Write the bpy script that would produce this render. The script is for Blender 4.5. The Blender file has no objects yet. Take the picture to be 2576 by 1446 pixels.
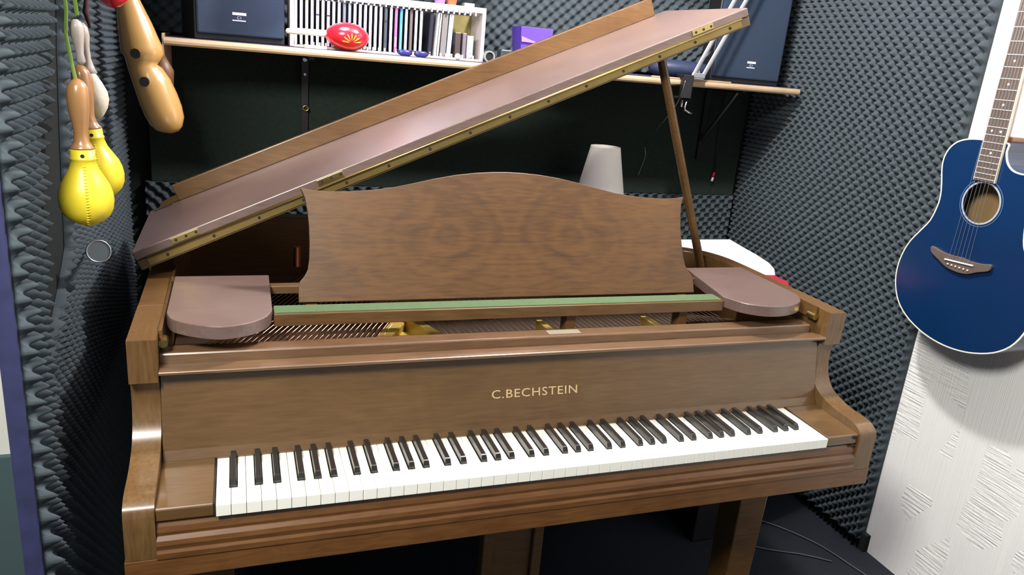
import bpy, math, random
from mathutils import Vector, Matrix
random.seed(7)
SC = bpy.context.scene
COL = SC.collection
Z0 = 0.72            # key tops stand 0.72 m above the floor; heights below are relative to the key tops

# ---------------------------------------------------------------- camera, world, lights
cam_d = bpy.data.cameras.new('camera'); cam = bpy.data.objects.new('camera', cam_d); COL.objects.link(cam)
def cam_axes(a, b, c):
    fwd = Vector((math.sin(a)*math.cos(b), math.cos(a)*math.cos(b), math.sin(b)))
    right = Vector((math.cos(a), -math.sin(a), 0)); up = right.cross(fwd)
    return right*math.cos(c)+up*math.sin(c), -right*math.sin(c)+up*math.cos(c), fwd
_r, _u, _w = cam_axes(0.36016, -0.30003, 0.089515)
M = Matrix((( _r.x, _u.x, -_w.x, 0.0427), (_r.y, _u.y, -_w.y, -1.14006), (_r.z, _u.z, -_w.z, 0.7339+Z0), (0, 0, 0, 1)))
cam.matrix_world = M
cam_d.sensor_width = 36.0; cam_d.lens = 1919.2/2576*36.0; cam_d.clip_start = 0.02
SC.camera = cam
SC.view_settings.view_transform = 'Standard'; SC.view_settings.look = 'None'
SC.view_settings.gamma = 1.0; SC.view_settings.exposure = 0.08; SC.view_settings.use_curve_mapping = False

w = bpy.data.worlds.new('world'); SC.world = w; w.use_nodes = True
w.node_tree.nodes['Background'].inputs[0].default_value = (0.60, 0.72, 0.85, 1)
w.node_tree.nodes['Background'].inputs[1].default_value = 0.27

def light(name, kind, loc, power, color, size=0.1, target=None, spread=None):
    d = bpy.data.lights.new(name, kind); d.energy = power; d.color = color
    if kind == 'AREA':
        d.shape = 'DISK'; d.size = size
        if spread: d.spread = spread
    else: d.shadow_soft_size = size
    o = bpy.data.objects.new(name, d); COL.objects.link(o); o.location = (loc[0], loc[1], loc[2]+Z0)
    if target:
        dv = Vector((target[0]-loc[0], target[1]-loc[1], target[2]-loc[2]))
        o.rotation_euler = dv.to_track_quat('-Z', 'Y').to_euler()
    return o
light('ceiling_bulb', 'POINT', (0.95, 0.46, 1.52), 105, (1.0, 0.94, 0.92), 0.05)
light('added_sheen_bulb', 'POINT', (0.30, 0.99, 0.965), 5.5, (0.93, 0.82, 1.0), 0.045)  # added lilac source for the lid sheen and bright CD spines
light('room_light', 'AREA', (-0.45, -0.95, 1.50), 56, (1.0, 0.97, 0.90), 0.45, (0.9, 0.2, 0.0))

# ---------------------------------------------------------------- materials
def new_mat(name):
    m = bpy.data.materials.new(name); m.use_nodes = True
    return m, m.node_tree.nodes, m.node_tree.links, m.node_tree.nodes['Principled BSDF']
def plain(name, col, rough=0.5, metal=0.0, coat=0.0, noise=0.0, nscale=40, bump=0.0, trans=0.0, spec=None):
    m, n, l, b = new_mat(name)
    b.inputs['Base Color'].default_value = (*col, 1); b.inputs['Roughness'].default_value = rough
    b.inputs['Metallic'].default_value = metal; b.inputs['Coat Weight'].default_value = coat
    b.inputs['Coat Roughness'].default_value = 0.15
    b.inputs['Transmission Weight'].default_value = trans
    if spec is not None: b.inputs['Specular IOR Level'].default_value = spec
    tc = n.new('ShaderNodeTexCoord')
    nt = n.new('ShaderNodeTexNoise'); nt.inputs['Scale'].default_value = nscale; nt.inputs['Detail'].default_value = 4
    l.new(tc.outputs['Object'], nt.inputs['Vector'])
    if noise:
        mx = n.new('ShaderNodeMix'); mx.data_type = 'RGBA'
        mx.inputs[6].default_value = (*[c*(1-noise) for c in col], 1); mx.inputs[7].default_value = (*[min(1, c*(1+noise)) for c in col], 1)
        l.new(nt.outputs['Fac'], mx.inputs[0]); l.new(mx.outputs[2], b.inputs['Base Color'])
    if bump:
        bp = n.new('ShaderNodeBump'); bp.inputs['Strength'].default_value = bump; bp.inputs['Distance'].default_value = 0.002
        l.new(nt.outputs['Fac'], bp.inputs['Height']); l.new(bp.outputs[0], b.inputs['Normal'])
    return m
def wood(name, dark, light_, grain=(3, 30, 30), rough=0.38, coat=0.35, mirror=None, swirl=1.5, scale=2.2, band=9, amp=0.035, crough=0.2, rings=None):
    dark = [dark[0]*0.50, dark[1]*0.50, dark[2]*0.38]; light_ = [light_[0]*0.50, light_[1]*0.50, light_[2]*0.38]
    m, n, l, b = new_mat(name)
    tc = n.new('ShaderNodeTexCoord'); mp = n.new('ShaderNodeMapping'); vec = tc.outputs['Object']
    if mirror is not None:
        sp = n.new('ShaderNodeSeparateXYZ'); l.new(vec, sp.inputs[0])
        s1 = n.new('ShaderNodeMath'); s1.operation = 'SUBTRACT'; s1.inputs[1].default_value = mirror; l.new(sp.outputs[0], s1.inputs[0])
        s2 = n.new('ShaderNodeMath'); s2.operation = 'ABSOLUTE'; l.new(s1.outputs[0], s2.inputs[0])
        cb = n.new('ShaderNodeCombineXYZ'); l.new(s2.outputs[0], cb.inputs[0]); l.new(sp.outputs[1], cb.inputs[1]); l.new(sp.outputs[2], cb.inputs[2])
        vec = cb.outputs[0]
    l.new(vec, mp.inputs[0]); mp.inputs['Scale'].default_value = grain
    big = n.new('ShaderNodeTexNoise'); big.inputs['Scale'].default_value = scale; big.inputs['Detail'].default_value = 2; big.inputs['Distortion'].default_value = swirl
    l.new(vec, big.inputs['Vector'])
    mu = n.new('ShaderNodeMath'); mu.operation = 'MULTIPLY'; mu.inputs[1].default_value = band; l.new(big.outputs['Fac'], mu.inputs[0])
    sn = n.new('ShaderNodeMath'); sn.operation = 'SINE'
    m3 = n.new('ShaderNodeMath'); m3.operation = 'MULTIPLY'; m3.inputs[1].default_value = 6.283; l.new(mu.outputs[0], m3.inputs[0]); l.new(m3.outputs[0], sn.inputs[0])
    fine = n.new('ShaderNodeTexNoise'); fine.inputs['Scale'].default_value = 6; fine.inputs['Detail'].default_value = 6; fine.inputs['Distortion'].default_value = 0.4
    l.new(mp.outputs[0], fine.inputs['Vector'])
    a1 = n.new('ShaderNodeMath'); a1.operation = 'MULTIPLY_ADD'; a1.inputs[1].default_value = amp; l.new(sn.outputs[0], a1.inputs[0]); l.new(fine.outputs['Fac'], a1.inputs[2])
    cloud = n.new('ShaderNodeTexNoise'); cloud.inputs['Scale'].default_value = 5; cloud.inputs['Detail'].default_value = 3; l.new(vec, cloud.inputs['Vector'])
    a2 = n.new('ShaderNodeMath'); a2.operation = 'MULTIPLY_ADD'; a2.inputs[1].default_value = 0.7; l.new(cloud.outputs['Fac'], a2.inputs[0]); l.new(a1.outputs[0], a2.inputs[2])
    a3 = n.new('ShaderNodeMath'); a3.operation = 'SUBTRACT'; a3.inputs[1].default_value = 0.35; l.new(a2.outputs[0], a3.inputs[0])
    for cx_, cz_, frq, fall in (rings or ()):
        def mth(op, a, b_=None):
            k = n.new('ShaderNodeMath'); k.operation = op
            for i, q in enumerate((a, b_)):
                if q is None: continue
                if isinstance(q, (int, float)): k.inputs[i].default_value = q
                else: l.new(q, k.inputs[i])
            return k.outputs[0]
        wz = n.new('ShaderNodeTexNoise'); wz.inputs['Scale'].default_value = 9; wz.inputs['Detail'].default_value = 3; l.new(vec, wz.inputs['Vector'])
        vm = n.new('ShaderNodeVectorMath'); vm.operation = 'SUBTRACT'; vm.inputs[1].default_value = (cx_, 0, cz_); l.new(vec, vm.inputs[0])
        vs_ = n.new('ShaderNodeVectorMath'); vs_.operation = 'MULTIPLY'; vs_.inputs[1].default_value = (0.85, 0, 1.0); l.new(vm.outputs[0], vs_.inputs[0])
        ln = n.new('ShaderNodeVectorMath'); ln.operation = 'LENGTH'; l.new(vs_.outputs[0], ln.inputs[0])
        d = mth('ADD', ln.outputs['Value'], mth('MULTIPLY', wz.outputs['Fac'], 0.10))
        rg = mth('SINE', mth('MULTIPLY', d, frq)); fo = mth('EXPONENT', mth('MULTIPLY', ln.outputs['Value'], -fall))
        tot = mth('ADD', a3.outputs[0] if hasattr(a3, 'outputs') else a3, mth('MULTIPLY', mth('MULTIPLY', rg, fo), 0.13))
        class _o: outputs = [tot]
        a3 = _o
    cr = n.new('ShaderNodeValToRGB'); cr.color_ramp.elements[0].position = 0.18; cr.color_ramp.elements[0].color = (*dark, 1)
    cr.color_ramp.elements[1].position = 0.82; cr.color_ramp.elements[1].color = (*light_, 1)
    l.new(a3.outputs[0], cr.inputs[0]); l.new(cr.outputs[0], b.inputs['Base Color'])
    b.inputs['Roughness'].default_value = rough; b.inputs['Coat Weight'].default_value = coat; b.inputs['Coat Roughness'].default_value = crough
    return m
W_CASE = wood('walnut_case', (0.150, 0.070, 0.026), (0.290, 0.150, 0.066))
W_FALL = wood('walnut_fallboard', (0.165, 0.082, 0.030), (0.270, 0.145, 0.062), coat=1.0, scale=1.6, band=12, crough=0.07)
W_DESK = wood('burr_walnut_desk', (0.090, 0.038, 0.011), (0.215, 0.098, 0.030), rough=0.45, coat=0.15, mirror=0.0, scale=2.0, band=10, swirl=0.3, grain=(4, 30, 30), amp=0.05, rings=((0.150, 0.005, 165, 9),))
W_LID = wood('walnut_lid_sheen', (0.215, 0.135, 0.150), (0.345, 0.230, 0.260), rough=0.42, coat=1.0, grain=(3, 40, 40), crough=0.36)  # pinker base colour carries part of the lilac sheen on lid and side boards
W_RAIL = wood('polished_walnut_rail', (0.180, 0.092, 0.052), (0.330, 0.185, 0.120), rough=0.38, coat=1.0, grain=(3, 40, 40), crough=0.25)
W_VERT = wood('walnut_upright_grain', (0.170, 0.082, 0.032), (0.330, 0.185, 0.088), grain=(30, 30, 3), coat=0.4)
W_RED = wood('walnut_red_front', (0.170, 0.062, 0.018), (0.320, 0.140, 0.050), band=14)
W_EDGE = wood('lid_edge_wood', (0.17, 0.095, 0.030), (0.30, 0.18, 0.065), rough=0.4)
W_PALE = wood('pale_pine', (0.80, 0.56, 0.42), (1.0, 0.78, 0.66), rough=0.5, coat=0.1, band=4)
W_RACK = wood('rack_pine', (1.15, 1.02, 1.25), (1.4, 1.26, 1.60), rough=0.5, coat=0.1, band=3)
W_GOURD = plain('varnished_gourd', (0.46, 0.27, 0.085), 0.30, coat=0.6, noise=0.15, nscale=9)
W_HAND = plain('varnished_handle', (0.34, 0.175, 0.065), 0.28, coat=0.7, noise=0.12, nscale=12)
IVORY = plain('ivory_key', (0.86, 0.86, 0.78), 0.28, coat=0.2)
EBONY = plain('ebony_key', (0.012, 0.011, 0.010), 0.28, coat=0.3)
BRASS = plain('brass', (0.56, 0.43, 0.16), 0.32, 1.0, noise=0.12, nscale=60)
AGED = plain('aged_brass', (0.30, 0.215, 0.075), 0.42, 0.75, noise=0.2, nscale=30)
GOLD = plain('gold_paint', (0.62, 0.44, 0.10), 0.42, 0.35)
BRONZE = plain('bronze_plate', (0.07, 0.042, 0.022), 0.5, 0.4, noise=0.2)
COPPER = plain('copper_wire', (0.60, 0.30, 0.20), 0.3, 1.0)
DULLS = plain('dull_steel_wire', (0.10, 0.09, 0.085), 0.45, 0.8)
FRET = plain('nickel_fret', (0.55, 0.56, 0.56), 0.4, 0.2)
ROSE = plain('grey_pearl', (0.32, 0.36, 0.42), 0.4)
STEEL = plain('steel', (0.70, 0.70, 0.72), 0.22, 1.0)
ALU = plain('brushed_aluminium', (0.36, 0.37, 0.40), 0.5, 0.6)
GREENFELT = plain('green_felt', (0.062, 0.105, 0.045), 0.95, noise=0.2, nscale=200, bump=0.3)
DKFELT = plain('dark_green_felt', (0.03, 0.06, 0.045), 0.95)
SPRUCE = plain('soundboard', (0.13, 0.06, 0.03), 0.5)
DARK = plain('dark_gap', (0.015, 0.012, 0.010), 0.8)
INLAY = plain('brass_inlay', (0.72, 0.52, 0.28), 0.4, 0.4)
BLACKP = plain('black_plastic', (0.012, 0.012, 0.014), 0.4)
FOAM = plain('charcoal_foam', (0.058, 0.074, 0.084), 0.95, noise=0.15, nscale=150, spec=0.1)
SHELF_SHADOW = plain('shelf_shadow_black', (0.024, 0.034, 0.028), 0.95, noise=0.3, nscale=90, spec=0.05)  # near-black tone paints the shadow under the wall shelf
CARPET = plain('blue_black_carpet', (0.022, 0.026, 0.034), 0.95, noise=0.5, nscale=300, bump=0.6, spec=0.1)
WALLD = plain('dark_wall_paint', (0.018, 0.022, 0.021), 0.9, spec=0.1)
CEIL = plain('ceiling_paint', (0.45, 0.43, 0.45), 0.9)
YELLOW = plain('yellow_vinyl', (0.72, 0.58, 0.03), 0.38, noise=0.06, nscale=8, bump=0.15)
REDP = plain('red_lacquer', (0.66, 0.012, 0.025), 0.16, coat=0.8)
CREAM = plain('cream_paint', (0.80, 0.77, 0.62), 0.4)
ORANGE = plain('orange_paint', (0.85, 0.30, 0.03), 0.4)
NAVYG = plain('navy_speaker_grille', (0.007, 0.020, 0.044), 0.8, noise=0.25, nscale=700, bump=0.4)
BADGE = plain('silver_badge', (0.62, 0.66, 0.76), 0.4, 0.2)
BLUEG = plain('blue_guitar_top', (0.002, 0.021, 0.078), 0.30, coat=0.5, noise=0.2, nscale=5)
BINDING = plain('cream_binding', (0.72, 0.72, 0.60), 0.35)
ROSEW = plain('rosewood', (0.10, 0.075, 0.06), 0.5, noise=0.2)
PEARL = plain('pearl', (0.75, 0.78, 0.80), 0.2)
TANIN = plain('guitar_inner_wood', (0.42, 0.27, 0.12), 0.6, noise=0.1)
WHITEP = plain('white_paper', (0.85, 0.86, 0.88), 0.6)
SHADE = plain('lampshade_parchment', (0.86, 0.84, 0.76), 0.7)
PURPLE = plain('purple_plastic', (0.12, 0.06, 0.55), 0.3, coat=0.3)
LILAC = plain('lilac_plastic', (0.36, 0.20, 0.72), 0.35)
REDF = plain('crimson_fabric', (0.36, 0.008, 0.035), 0.7)
TERRA = plain('terracotta', (0.42, 0.13, 0.05), 0.7)
GREENC = plain('lime_ribbon', (0.14, 0.24, 0.035), 0.7)
PALEW = plain('pale_carved_wood', (0.60, 0.55, 0.44), 0.55, noise=0.25, nscale=60, bump=0.5)
GREYW = plain('pale_grey_wood', (0.40, 0.35, 0.31), 0.4, coat=0.2)
BLUEP = plain('blue_wall_edge', (0.022, 0.026, 0.085), 0.8, noise=0.6, nscale=30)
GREYB = plain('slate_paint', (0.07, 0.115, 0.125), 0.8)
WHITEW = plain('white_wall_paint', (0.80, 0.79, 0.72), 0.7)
CLEAR = plain('clear_plastic', (0.75, 0.78, 0.80), 0.1, trans=0.75)
OLIVE = plain('olive_card', (0.22, 0.18, 0.06), 0.8, noise=0.3)
NAVYL = plain('navy_glasses', (0.03, 0.03, 0.16), 0.25)
def artex(name):
    m, n, l, b = new_mat(name)
    b.inputs['Base Color'].default_value = (0.90, 0.90, 0.88, 1); b.inputs['Roughness'].default_value = 0.55
    tc = n.new('ShaderNodeTexCoord')
    def strokes(rot, sx, sy):
        mp = n.new('ShaderNodeMapping'); mp.inputs['Rotation'].default_value = (rot, 0, 0); mp.inputs['Scale'].default_value = (1, sx, sy)
        nt = n.new('ShaderNodeTexNoise'); nt.inputs['Scale'].default_value = 1.0; nt.inputs['Detail'].default_value = 2
        l.new(tc.outputs['Object'], mp.inputs[0]); l.new(mp.outputs[0], nt.inputs['Vector']); return nt.outputs['Fac']
    a = strokes(0.03, 260, 2.2); c = strokes(0.35, 9, 150)
    mk = n.new('ShaderNodeTexVoronoi'); mk.inputs['Scale'].default_value = 9; mpm = n.new('ShaderNodeMapping'); mpm.inputs['Scale'].default_value = (1, 1.2, 0.8)
    l.new(tc.outputs['Object'], mpm.inputs[0]); l.new(mpm.outputs[0], mk.inputs['Vector'])
    sep = n.new('ShaderNodeSeparateColor'); l.new(mk.outputs['Color'], sep.inputs[0])
    gt = n.new('ShaderNodeMath'); gt.operation = 'GREATER_THAN'; gt.inputs[1].default_value = 0.68; l.new(sep.outputs[0], gt.inputs[0])
    mul = n.new('ShaderNodeMath'); mul.operation = 'MULTIPLY'; l.new(gt.outputs[0], mul.inputs[0]); l.new(c, mul.inputs[1])
    ad = n.new('ShaderNodeMath'); ad.operation = 'MULTIPLY_ADD'; ad.inputs[1].default_value = 2.2; l.new(mul.outputs[0], ad.inputs[0]); l.new(a, ad.inputs[2])
    bp = n.new('ShaderNodeBump'); bp.inputs['Strength'].default_value = 0.45; bp.inputs['Distance'].default_value = 0.005
    l.new(ad.outputs[0], bp.inputs['Height']); l.new(bp.outputs[0], b.inputs['Normal'])
    return m
ARTEX = artex('combed_plaster')

# ---------------------------------------------------------------- mesh builder
ORG = {}
def base(o): return ORG.get(o.name, Vector((0, 0, 0)))
class MB:
    def __init__(s): s.v = []; s.f = []
    def add(s, vs, fs):
        k = len(s.v); s.v += [Vector(p) for p in vs]; s.f += [tuple(i+k for i in f) for f in fs]; return s
    def hexa(s, p):
        return s.add(p, [(3, 2, 1, 0), (4, 5, 6, 7), (0, 1, 5, 4), (1, 2, 6, 5), (2, 3, 7, 6), (3, 0, 4, 7)])
    def box(s, x0, x1, y0, y1, z0, z1):
        return s.hexa([(x0, y0, z0), (x1, y0, z0), (x1, y1, z0), (x0, y1, z0), (x0, y0, z1), (x1, y0, z1), (x1, y1, z1), (x0, y1, z1)])
    def prism(s, poly, axis, a0, a1, fn=None):
        # poly points are (p, q) in the plane across the axis
        def P(p, q, a):
            if fn: return fn(p, q, a)
            return (a, p, q) if axis == 'x' else ((p, a, q) if axis == 'y' else (p, q, a))
        n = len(poly)
        vs = [P(p, q, a0) for p, q in poly]+[P(p, q, a1) for p, q in poly]
        fs = [tuple(range(n-1, -1, -1)), tuple(range(n, 2*n))]+[(i, (i+1) % n, n+(i+1) % n, n+i) for i in range(n)]
        return s.add(vs, fs)
    def tube(s, path, rad, n=10, caps=True, flat=1.0, up=(0, 0, 1)):
        path = [Vector(p) for p in path]; m = len(path)
        if not isinstance(rad, (list, tuple)): rad = [rad]*m
        k = len(s.v); prev = None
        for i, p in enumerate(path):
            t = (path[min(i+1, m-1)]-path[max(i-1, 0)]).normalized()
            if prev is None:
                a = Vector(up) if abs(t.dot(Vector(up))) < 0.9 else Vector((0, 1, 0))
                nx = t.cross(a).normalized()
            else: nx = (prev-t*prev.dot(t)).normalized()
            prev = nx; ny = t.cross(nx)
            r = rad[i]; rx, ry = (r if isinstance(r, tuple) else (r, r*flat))
            for j in range(n):
                an = 2*math.pi*j/n; s.v.append(p+nx*(rx*math.cos(an))+ny*(ry*math.sin(an)))
        for i in range(m-1):
            for j in range(n):
                a = k+i*n+j; b = k+i*n+(j+1) % n; s.f.append((a, b, b+n, a+n))
        if caps:
            s.f.append(tuple(k+j for j in range(n-1, -1, -1))); s.f.append(tuple(k+(m-1)*n+j for j in range(n)))
        return s
    def cyl(s, a, b, r, n=16): return s.tube([a, b], r, n)
    def build(s, name, mat, parent=None, org=None, smooth=False, bevel=0.0, seg=2, label=None, kind=None, cat=None, group=None, auto=None):
        org = Vector(org) if org is not None else (base(parent).copy() if parent else Vector((0, 0, 0)))
        me = bpy.data.meshes.new(name)
        me.from_pydata([v-org for v in s.v], [], s.f); me.update()
        o = bpy.data.objects.new(name, me); COL.objects.link(o); ORG[o.name] = org
        if parent: o.parent = parent; o.location = org-base(parent)
        else: o.location = org+Vector((0, 0, Z0))
        me.materials.append(mat)
        if smooth:
            for p in me.polygons: p.use_smooth = True
            if auto:
                md = o.modifiers.new('split', 'EDGE_SPLIT'); md.split_angle = math.radians(auto)
        if bevel:
            md = o.modifiers.new('bevel', 'BEVEL'); md.width = bevel; md.segments = seg; md.limit_method = 'ANGLE'; md.angle_limit = math.radians(35)
        tag(o, label, cat, group, kind)
        return o
def tag(o, label=None, cat=None, group=None, kind=None):
    if label: o['label'] = label
    if cat: o['category'] = cat
    if group: o['group'] = group
    if kind: o['kind'] = kind
    return o
def thing(name, loc, label, cat, group=None):
    o = bpy.data.objects.new(name, None); COL.objects.link(o); o.empty_display_size = 0.05
    ORG[o.name] = Vector(loc); o.location = (loc[0], loc[1], loc[2]+Z0)
    return tag(o, label, cat, group)
def copy_part(src, parent, delta):
    o = src.copy(); COL.objects.link(o); o.parent = parent
    ORG[o.name] = base(src)+Vector(delta); o.location = src.location+Vector(delta)
    return o
def quad(name, pts, mat, **k): return MB().add(pts, [(0, 1, 2, 3)]).build(name, mat, **k)
def text_mesh(name, s, size, mat, parent, mtx, extrude=0.0004, width=None, shear=0.0):
    cu = bpy.data.curves.new(name, 'FONT'); cu.body = s; cu.size = size; cu.extrude = extrude; cu.resolution_u = 3; cu.space_character = 1.1
    cu.align_x = 'CENTER'; cu.shear = shear
    to = bpy.data.objects.new(name+'_curve', cu); COL.objects.link(to)
    bpy.context.view_layer.update()
    dg = bpy.context.evaluated_depsgraph_get(); me = bpy.data.meshes.new_from_object(to.evaluated_get(dg))
    bpy.data.objects.remove(to); bpy.data.curves.remove(cu)
    if width:
        xs = [v.co.x for v in me.vertices]; f = width/(max(xs)-min(xs)); c = (max(xs)+min(xs))/2
        for v in me.vertices: v.co.x = (v.co.x-c)*f
    off = base(parent)
    for v in me.vertices: v.co = (mtx @ v.co)-off
    o = bpy.data.objects.new(name, me); COL.objects.link(o); o.parent = parent; ORG[o.name] = off
    me.materials.clear(); me.materials.append(mat)
    return o
def smoothstep_curve(pts, n=6, closed=False):
    # Catmull-Rom through 2D/3D points
    pts = [Vector(p) if len(p) == 3 else Vector((*p, 0)) for p in pts]; out = []
    m = len(pts); rng = range(m if closed else m-1)
    for i in rng:
        g = (lambda j: pts[j % m]) if closed else (lambda j: pts[max(0, min(m-1, j))])
        p0, p1, p2, p3 = g(i-1), g(i), g(i+1), g(i+2)
        for k in range(n):
            t = k/n
            out.append(0.5*((2*p1)+(p2-p0)*t+(2*p0-5*p1+4*p2-p3)*t*t+(3*p1-p0-3*p2+p3)*t**3))
    if not closed: out.append(pts[-1])
    return out

# ---------------------------------------------------------------- room
XL, XR, YB = -0.28, 1.95, 1.42
MB().box(-1.6, 3.2, -2.6, 1.6, -0.80, -0.72).build('floor', CARPET, kind='structure')
MB().box(-1.6, 3.2, -2.6, 1.6, 1.70, 1.76).build('ceiling', CEIL, kind='structure')
MB().box(-0.36, 2.05, YB, YB+0.08, -0.72, 1.70).build('wall_back', WALLD, kind='structure')
MB().box(XL-0.004, XL, 0.05, YB, -0.72, 1.70).build('wall_left', WALLD, kind='structure')
MB().box(XL-0.002, XL+0.022, 0.040, 0.0505, -0.72, 1.70).build('trim_1', BLUEP, kind='structure')
MB().box(XR, XR+0.08, 0.025, YB, -0.72, 1.70).build('wall_right', ARTEX, kind='structure')
MB().box(XR-0.012, XR+0.08, -2.6, 0.022, -0.72, 1.70).build('door_1', ARTEX, kind='structure')
MB().box(XR-0.018, XR, 0.44, YB, -0.72, -0.66).build('baseboard_right', WALLD, kind='structure')
MB().box(-1.6, XL-0.04, 0.60, 0.66, -0.20, 1.70).build('wall_outer', WHITEW, kind='structure')
MB().box(-1.6, XL-0.04, 0.585, 0.66, -0.72, -0.20).build('baseboard_outer', GREYB, kind='structure')

def lerp_tab(tab, z):
    if z <= tab[0][0]: return tab[0][1]
    for (a, b), (c, d) in zip(tab, tab[1:]):
        if z <= c: return b+(d-b)*(z-a)/(c-a)
    return tab[-1][1]
def foam(name, P, ub, v0, v1, pu, pv, amp, thick, label, group, res=8, warp=0.0, ph=0.0):
    # P(u, v, h) -> point; ub(v) -> (u0, u1)
    nv = max(8, int((v1-v0)/pv*res)); wmax = max(ub(v0+(v1-v0)*i/20)[1]-ub(v0+(v1-v0)*i/20)[0] for i in range(21))
    nu = max(8, int(wmax/pu*res)); vs = []; fs = []
    tp = 2*math.pi
    for j in range(nv+1):
        v = v0+(v1-v0)*j/nv; a, b = ub(v)
        for i in range(nu+1):
            u = a+(b-a)*i/nu
            uu = u+warp*math.sin(v*3.1+u*2.0+ph); vv = v+warp*math.sin(u*4.3+1.0+ph)
            c = math.cos(tp*uu/pu)*math.cos(tp*vv/pv)
            h = thick+amp*(0.5+0.5*c)**1.4
            vs.append(P(u, v, h))
    W = nu+1
    for j in range(nv):
        for i in range(nu):
            k = j*W+i; fs.append((k, k+1, k+W+1, k+W))
    # skirts down to the wall all round
    ring = [j for j in range(W)]+[W*r+nu for r in range(1, nv+1)]+[W*nv+i for i in range(nu-1, -1, -1)]+[W*r for r in range(nv-1, 0, -1)]
    k0 = len(vs)
    for idx in ring:
        j, i = divmod(idx, W); v = v0+(v1-v0)*j/nv; a, b = ub(v); vs.append(P(a+(b-a)*i/nu, v, 0.0))
    n = len(ring)
    for t in range(n): fs.append((ring[t], k0+t, k0+(t+1) % n, ring[(t+1) % n]))
    m = MB(); m.v = [Vector(p) for p in vs]; m.f = fs
    return m.build(name, FOAM, smooth=True, label=label, cat='acoustic foam', group=group)
G = 'charcoal egg-crate foam sheets on the walls'
foam('foam_panel', lambda u, v, h: (XR-0.001-h, u, v), lambda v: (0.462, 1.405), -0.68, 1.62, 0.037, 0.0335, 0.032, 0.018,
     'charcoal egg-crate foam sheet covering the right wall beside the guitar', G, warp=0.004)
near = [(-0.7, 0.150), (0.20, 0.150), (0.28, 0.155), (0.33, 0.165), (0.42, 0.195), (0.51, 0.23), (0.60, 0.29), (0.69, 0.36), (0.74, 0.40), (1.5, 0.90)]
far = [(-0.7, 0.158), (0.12, 0.158), (0.20, 0.35), (0.24, 0.43), (0.29, 0.51), (0.50, 0.555), (0.66, 0.60), (0.74, 0.63), (1.5, 0.94)]
foam('foam_panel', lambda u, v, h: (XL+0.001+h, u, v), lambda v: (0.053, lerp_tab(near, v)), -0.70, 1.62, 0.036, 0.040, 0.031, 0.020,
     'charcoal egg-crate foam sheet at the front end of the left wall, spiky cut edge showing', G, warp=0.006)
foam('foam_panel', lambda u, v, h: (XL+0.001+h, u, v), lambda v: (lerp_tab(far, v), 1.36), -0.70, 1.62, 0.034, 0.032, 0.021, 0.007,
     'charcoal egg-crate foam sheet on the left wall behind the hanging maracas', G, warp=0.006, ph=1.3)
foam('foam_panel', lambda u, v, h: (u, YB-0.001-h, v), lambda v: (-0.22, 1.895), 0.70, 1.30, 0.040, 0.036, 0.022, 0.016,
     'charcoal egg-crate foam sheet on the back wall above the shelf', G, warp=0.008)
foam('foam_panel', lambda u, v, h: (u, YB-0.001-h, v), lambda v: (-0.22, 1.895), -0.12, 0.262, 0.040, 0.036, 0.024, 0.020,
     'charcoal egg-crate foam sheet on the back wall low behind the piano', G, warp=0.005)
MB().box(-0.20, 1.888, YB-0.030, YB-0.002, 0.264, 0.668).build('shelf_shadow_panel', SHELF_SHADOW, label='flat black panel standing in for the shelf shadow on the back wall', cat='shadow panel')  # dark sheet in place of the shadow the shelf casts on the wall

# ---------------------------------------------------------------- grand piano
XC = 0.612; XO = 0.747; XI = 0.7015     # half widths outside and inside the cheeks
PX0, PX1, IX0, IX1 = XC-XO, XC+XO, XC-XI, XC+XI
ZT = 0.2248
K = 0.02355
piano = thing('grand_piano', (XC, 0.5, -0.72), 'walnut grand piano with raised lid and open keyboard in the middle of the room', 'piano')
MB().prism([(0.0, -0.125), (0.001, -0.088), (0.30, -0.088), (0.30, -0.125)], 'x', PX0-0.002, PX1+0.002).build('key_bed', W_RED, piano, bevel=0.0015)
MB().box(PX0+0.03, PX1-0.03, 0.302, 1.20, -0.118, -0.075).build('bottom_board', DARK, piano)
arm_prof = [(0.002, -0.087), (0.001, -0.010), (0.004, 0.002), (0.012, 0.0095), (0.026, 0.016), (0.048, 0.019), (0.075, 0.0195), (0.100, 0.0225), (0.123, 0.028), (0.142, 0.034),
            (0.156, 0.042), (0.167, 0.054), (0.175, 0.068), (0.181, 0.088), (0.183, 0.108), (0.182, 0.128), (0.176, 0.146), (0.162, 0.147), (0.161, ZT), (0.34, ZT), (0.34, -0.087)]
ac = [(p.x, p.y) for p in smoothstep_curve(arm_prof[1:17], 4)]
arm_c = [(0.002, -0.087)]+ac+arm_prof[17:]
for a, b in ((PX0, IX0), (IX1, PX1)):
    MB().prism(arm_c, 'x', a, b).build('cheek', W_VERT, piano, smooth=True, auto=40)
# rim as a swept wall following the curved outline
out = [(PX1, 0.342), (PX1, 0.46), (1.358, 0.56), (1.350, 0.64), (1.325, 0.70), (1.285, 0.742), (1.22, 0.775), (1.12, 0.81), (1.00, 0.86), (0.88, 0.94), (0.76, 1.03), (0.62, 1.09), (0.45, 1.12), (0.20, 1.13), (-0.06, 1.13), (-0.122, 1.11), (PX0, 1.04), (PX0, 0.90), (PX0, 0.70), (PX0, 0.342)]
oc = smoothstep_curve(out[:1]+out[1:], 4)
def inset(c, d):
    r = []
    for i, p in enumerate(c):
        t = (c[min(i+1, len(c)-1)]-c[max(i-1, 0)]).normalized(); nrm = Vector((-t.y, t.x, 0)); r.append(p+nrm*d)
    return r
ic = inset(oc, 0.045)
n = len(oc); rv = [(p.x, p.y, -0.10) for p in oc]+[(p.x, p.y, ZT) for p in oc]+[(p.x, p.y, -0.10) for p in ic]+[(p.x, p.y, ZT) for p in ic]; rf = []
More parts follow.
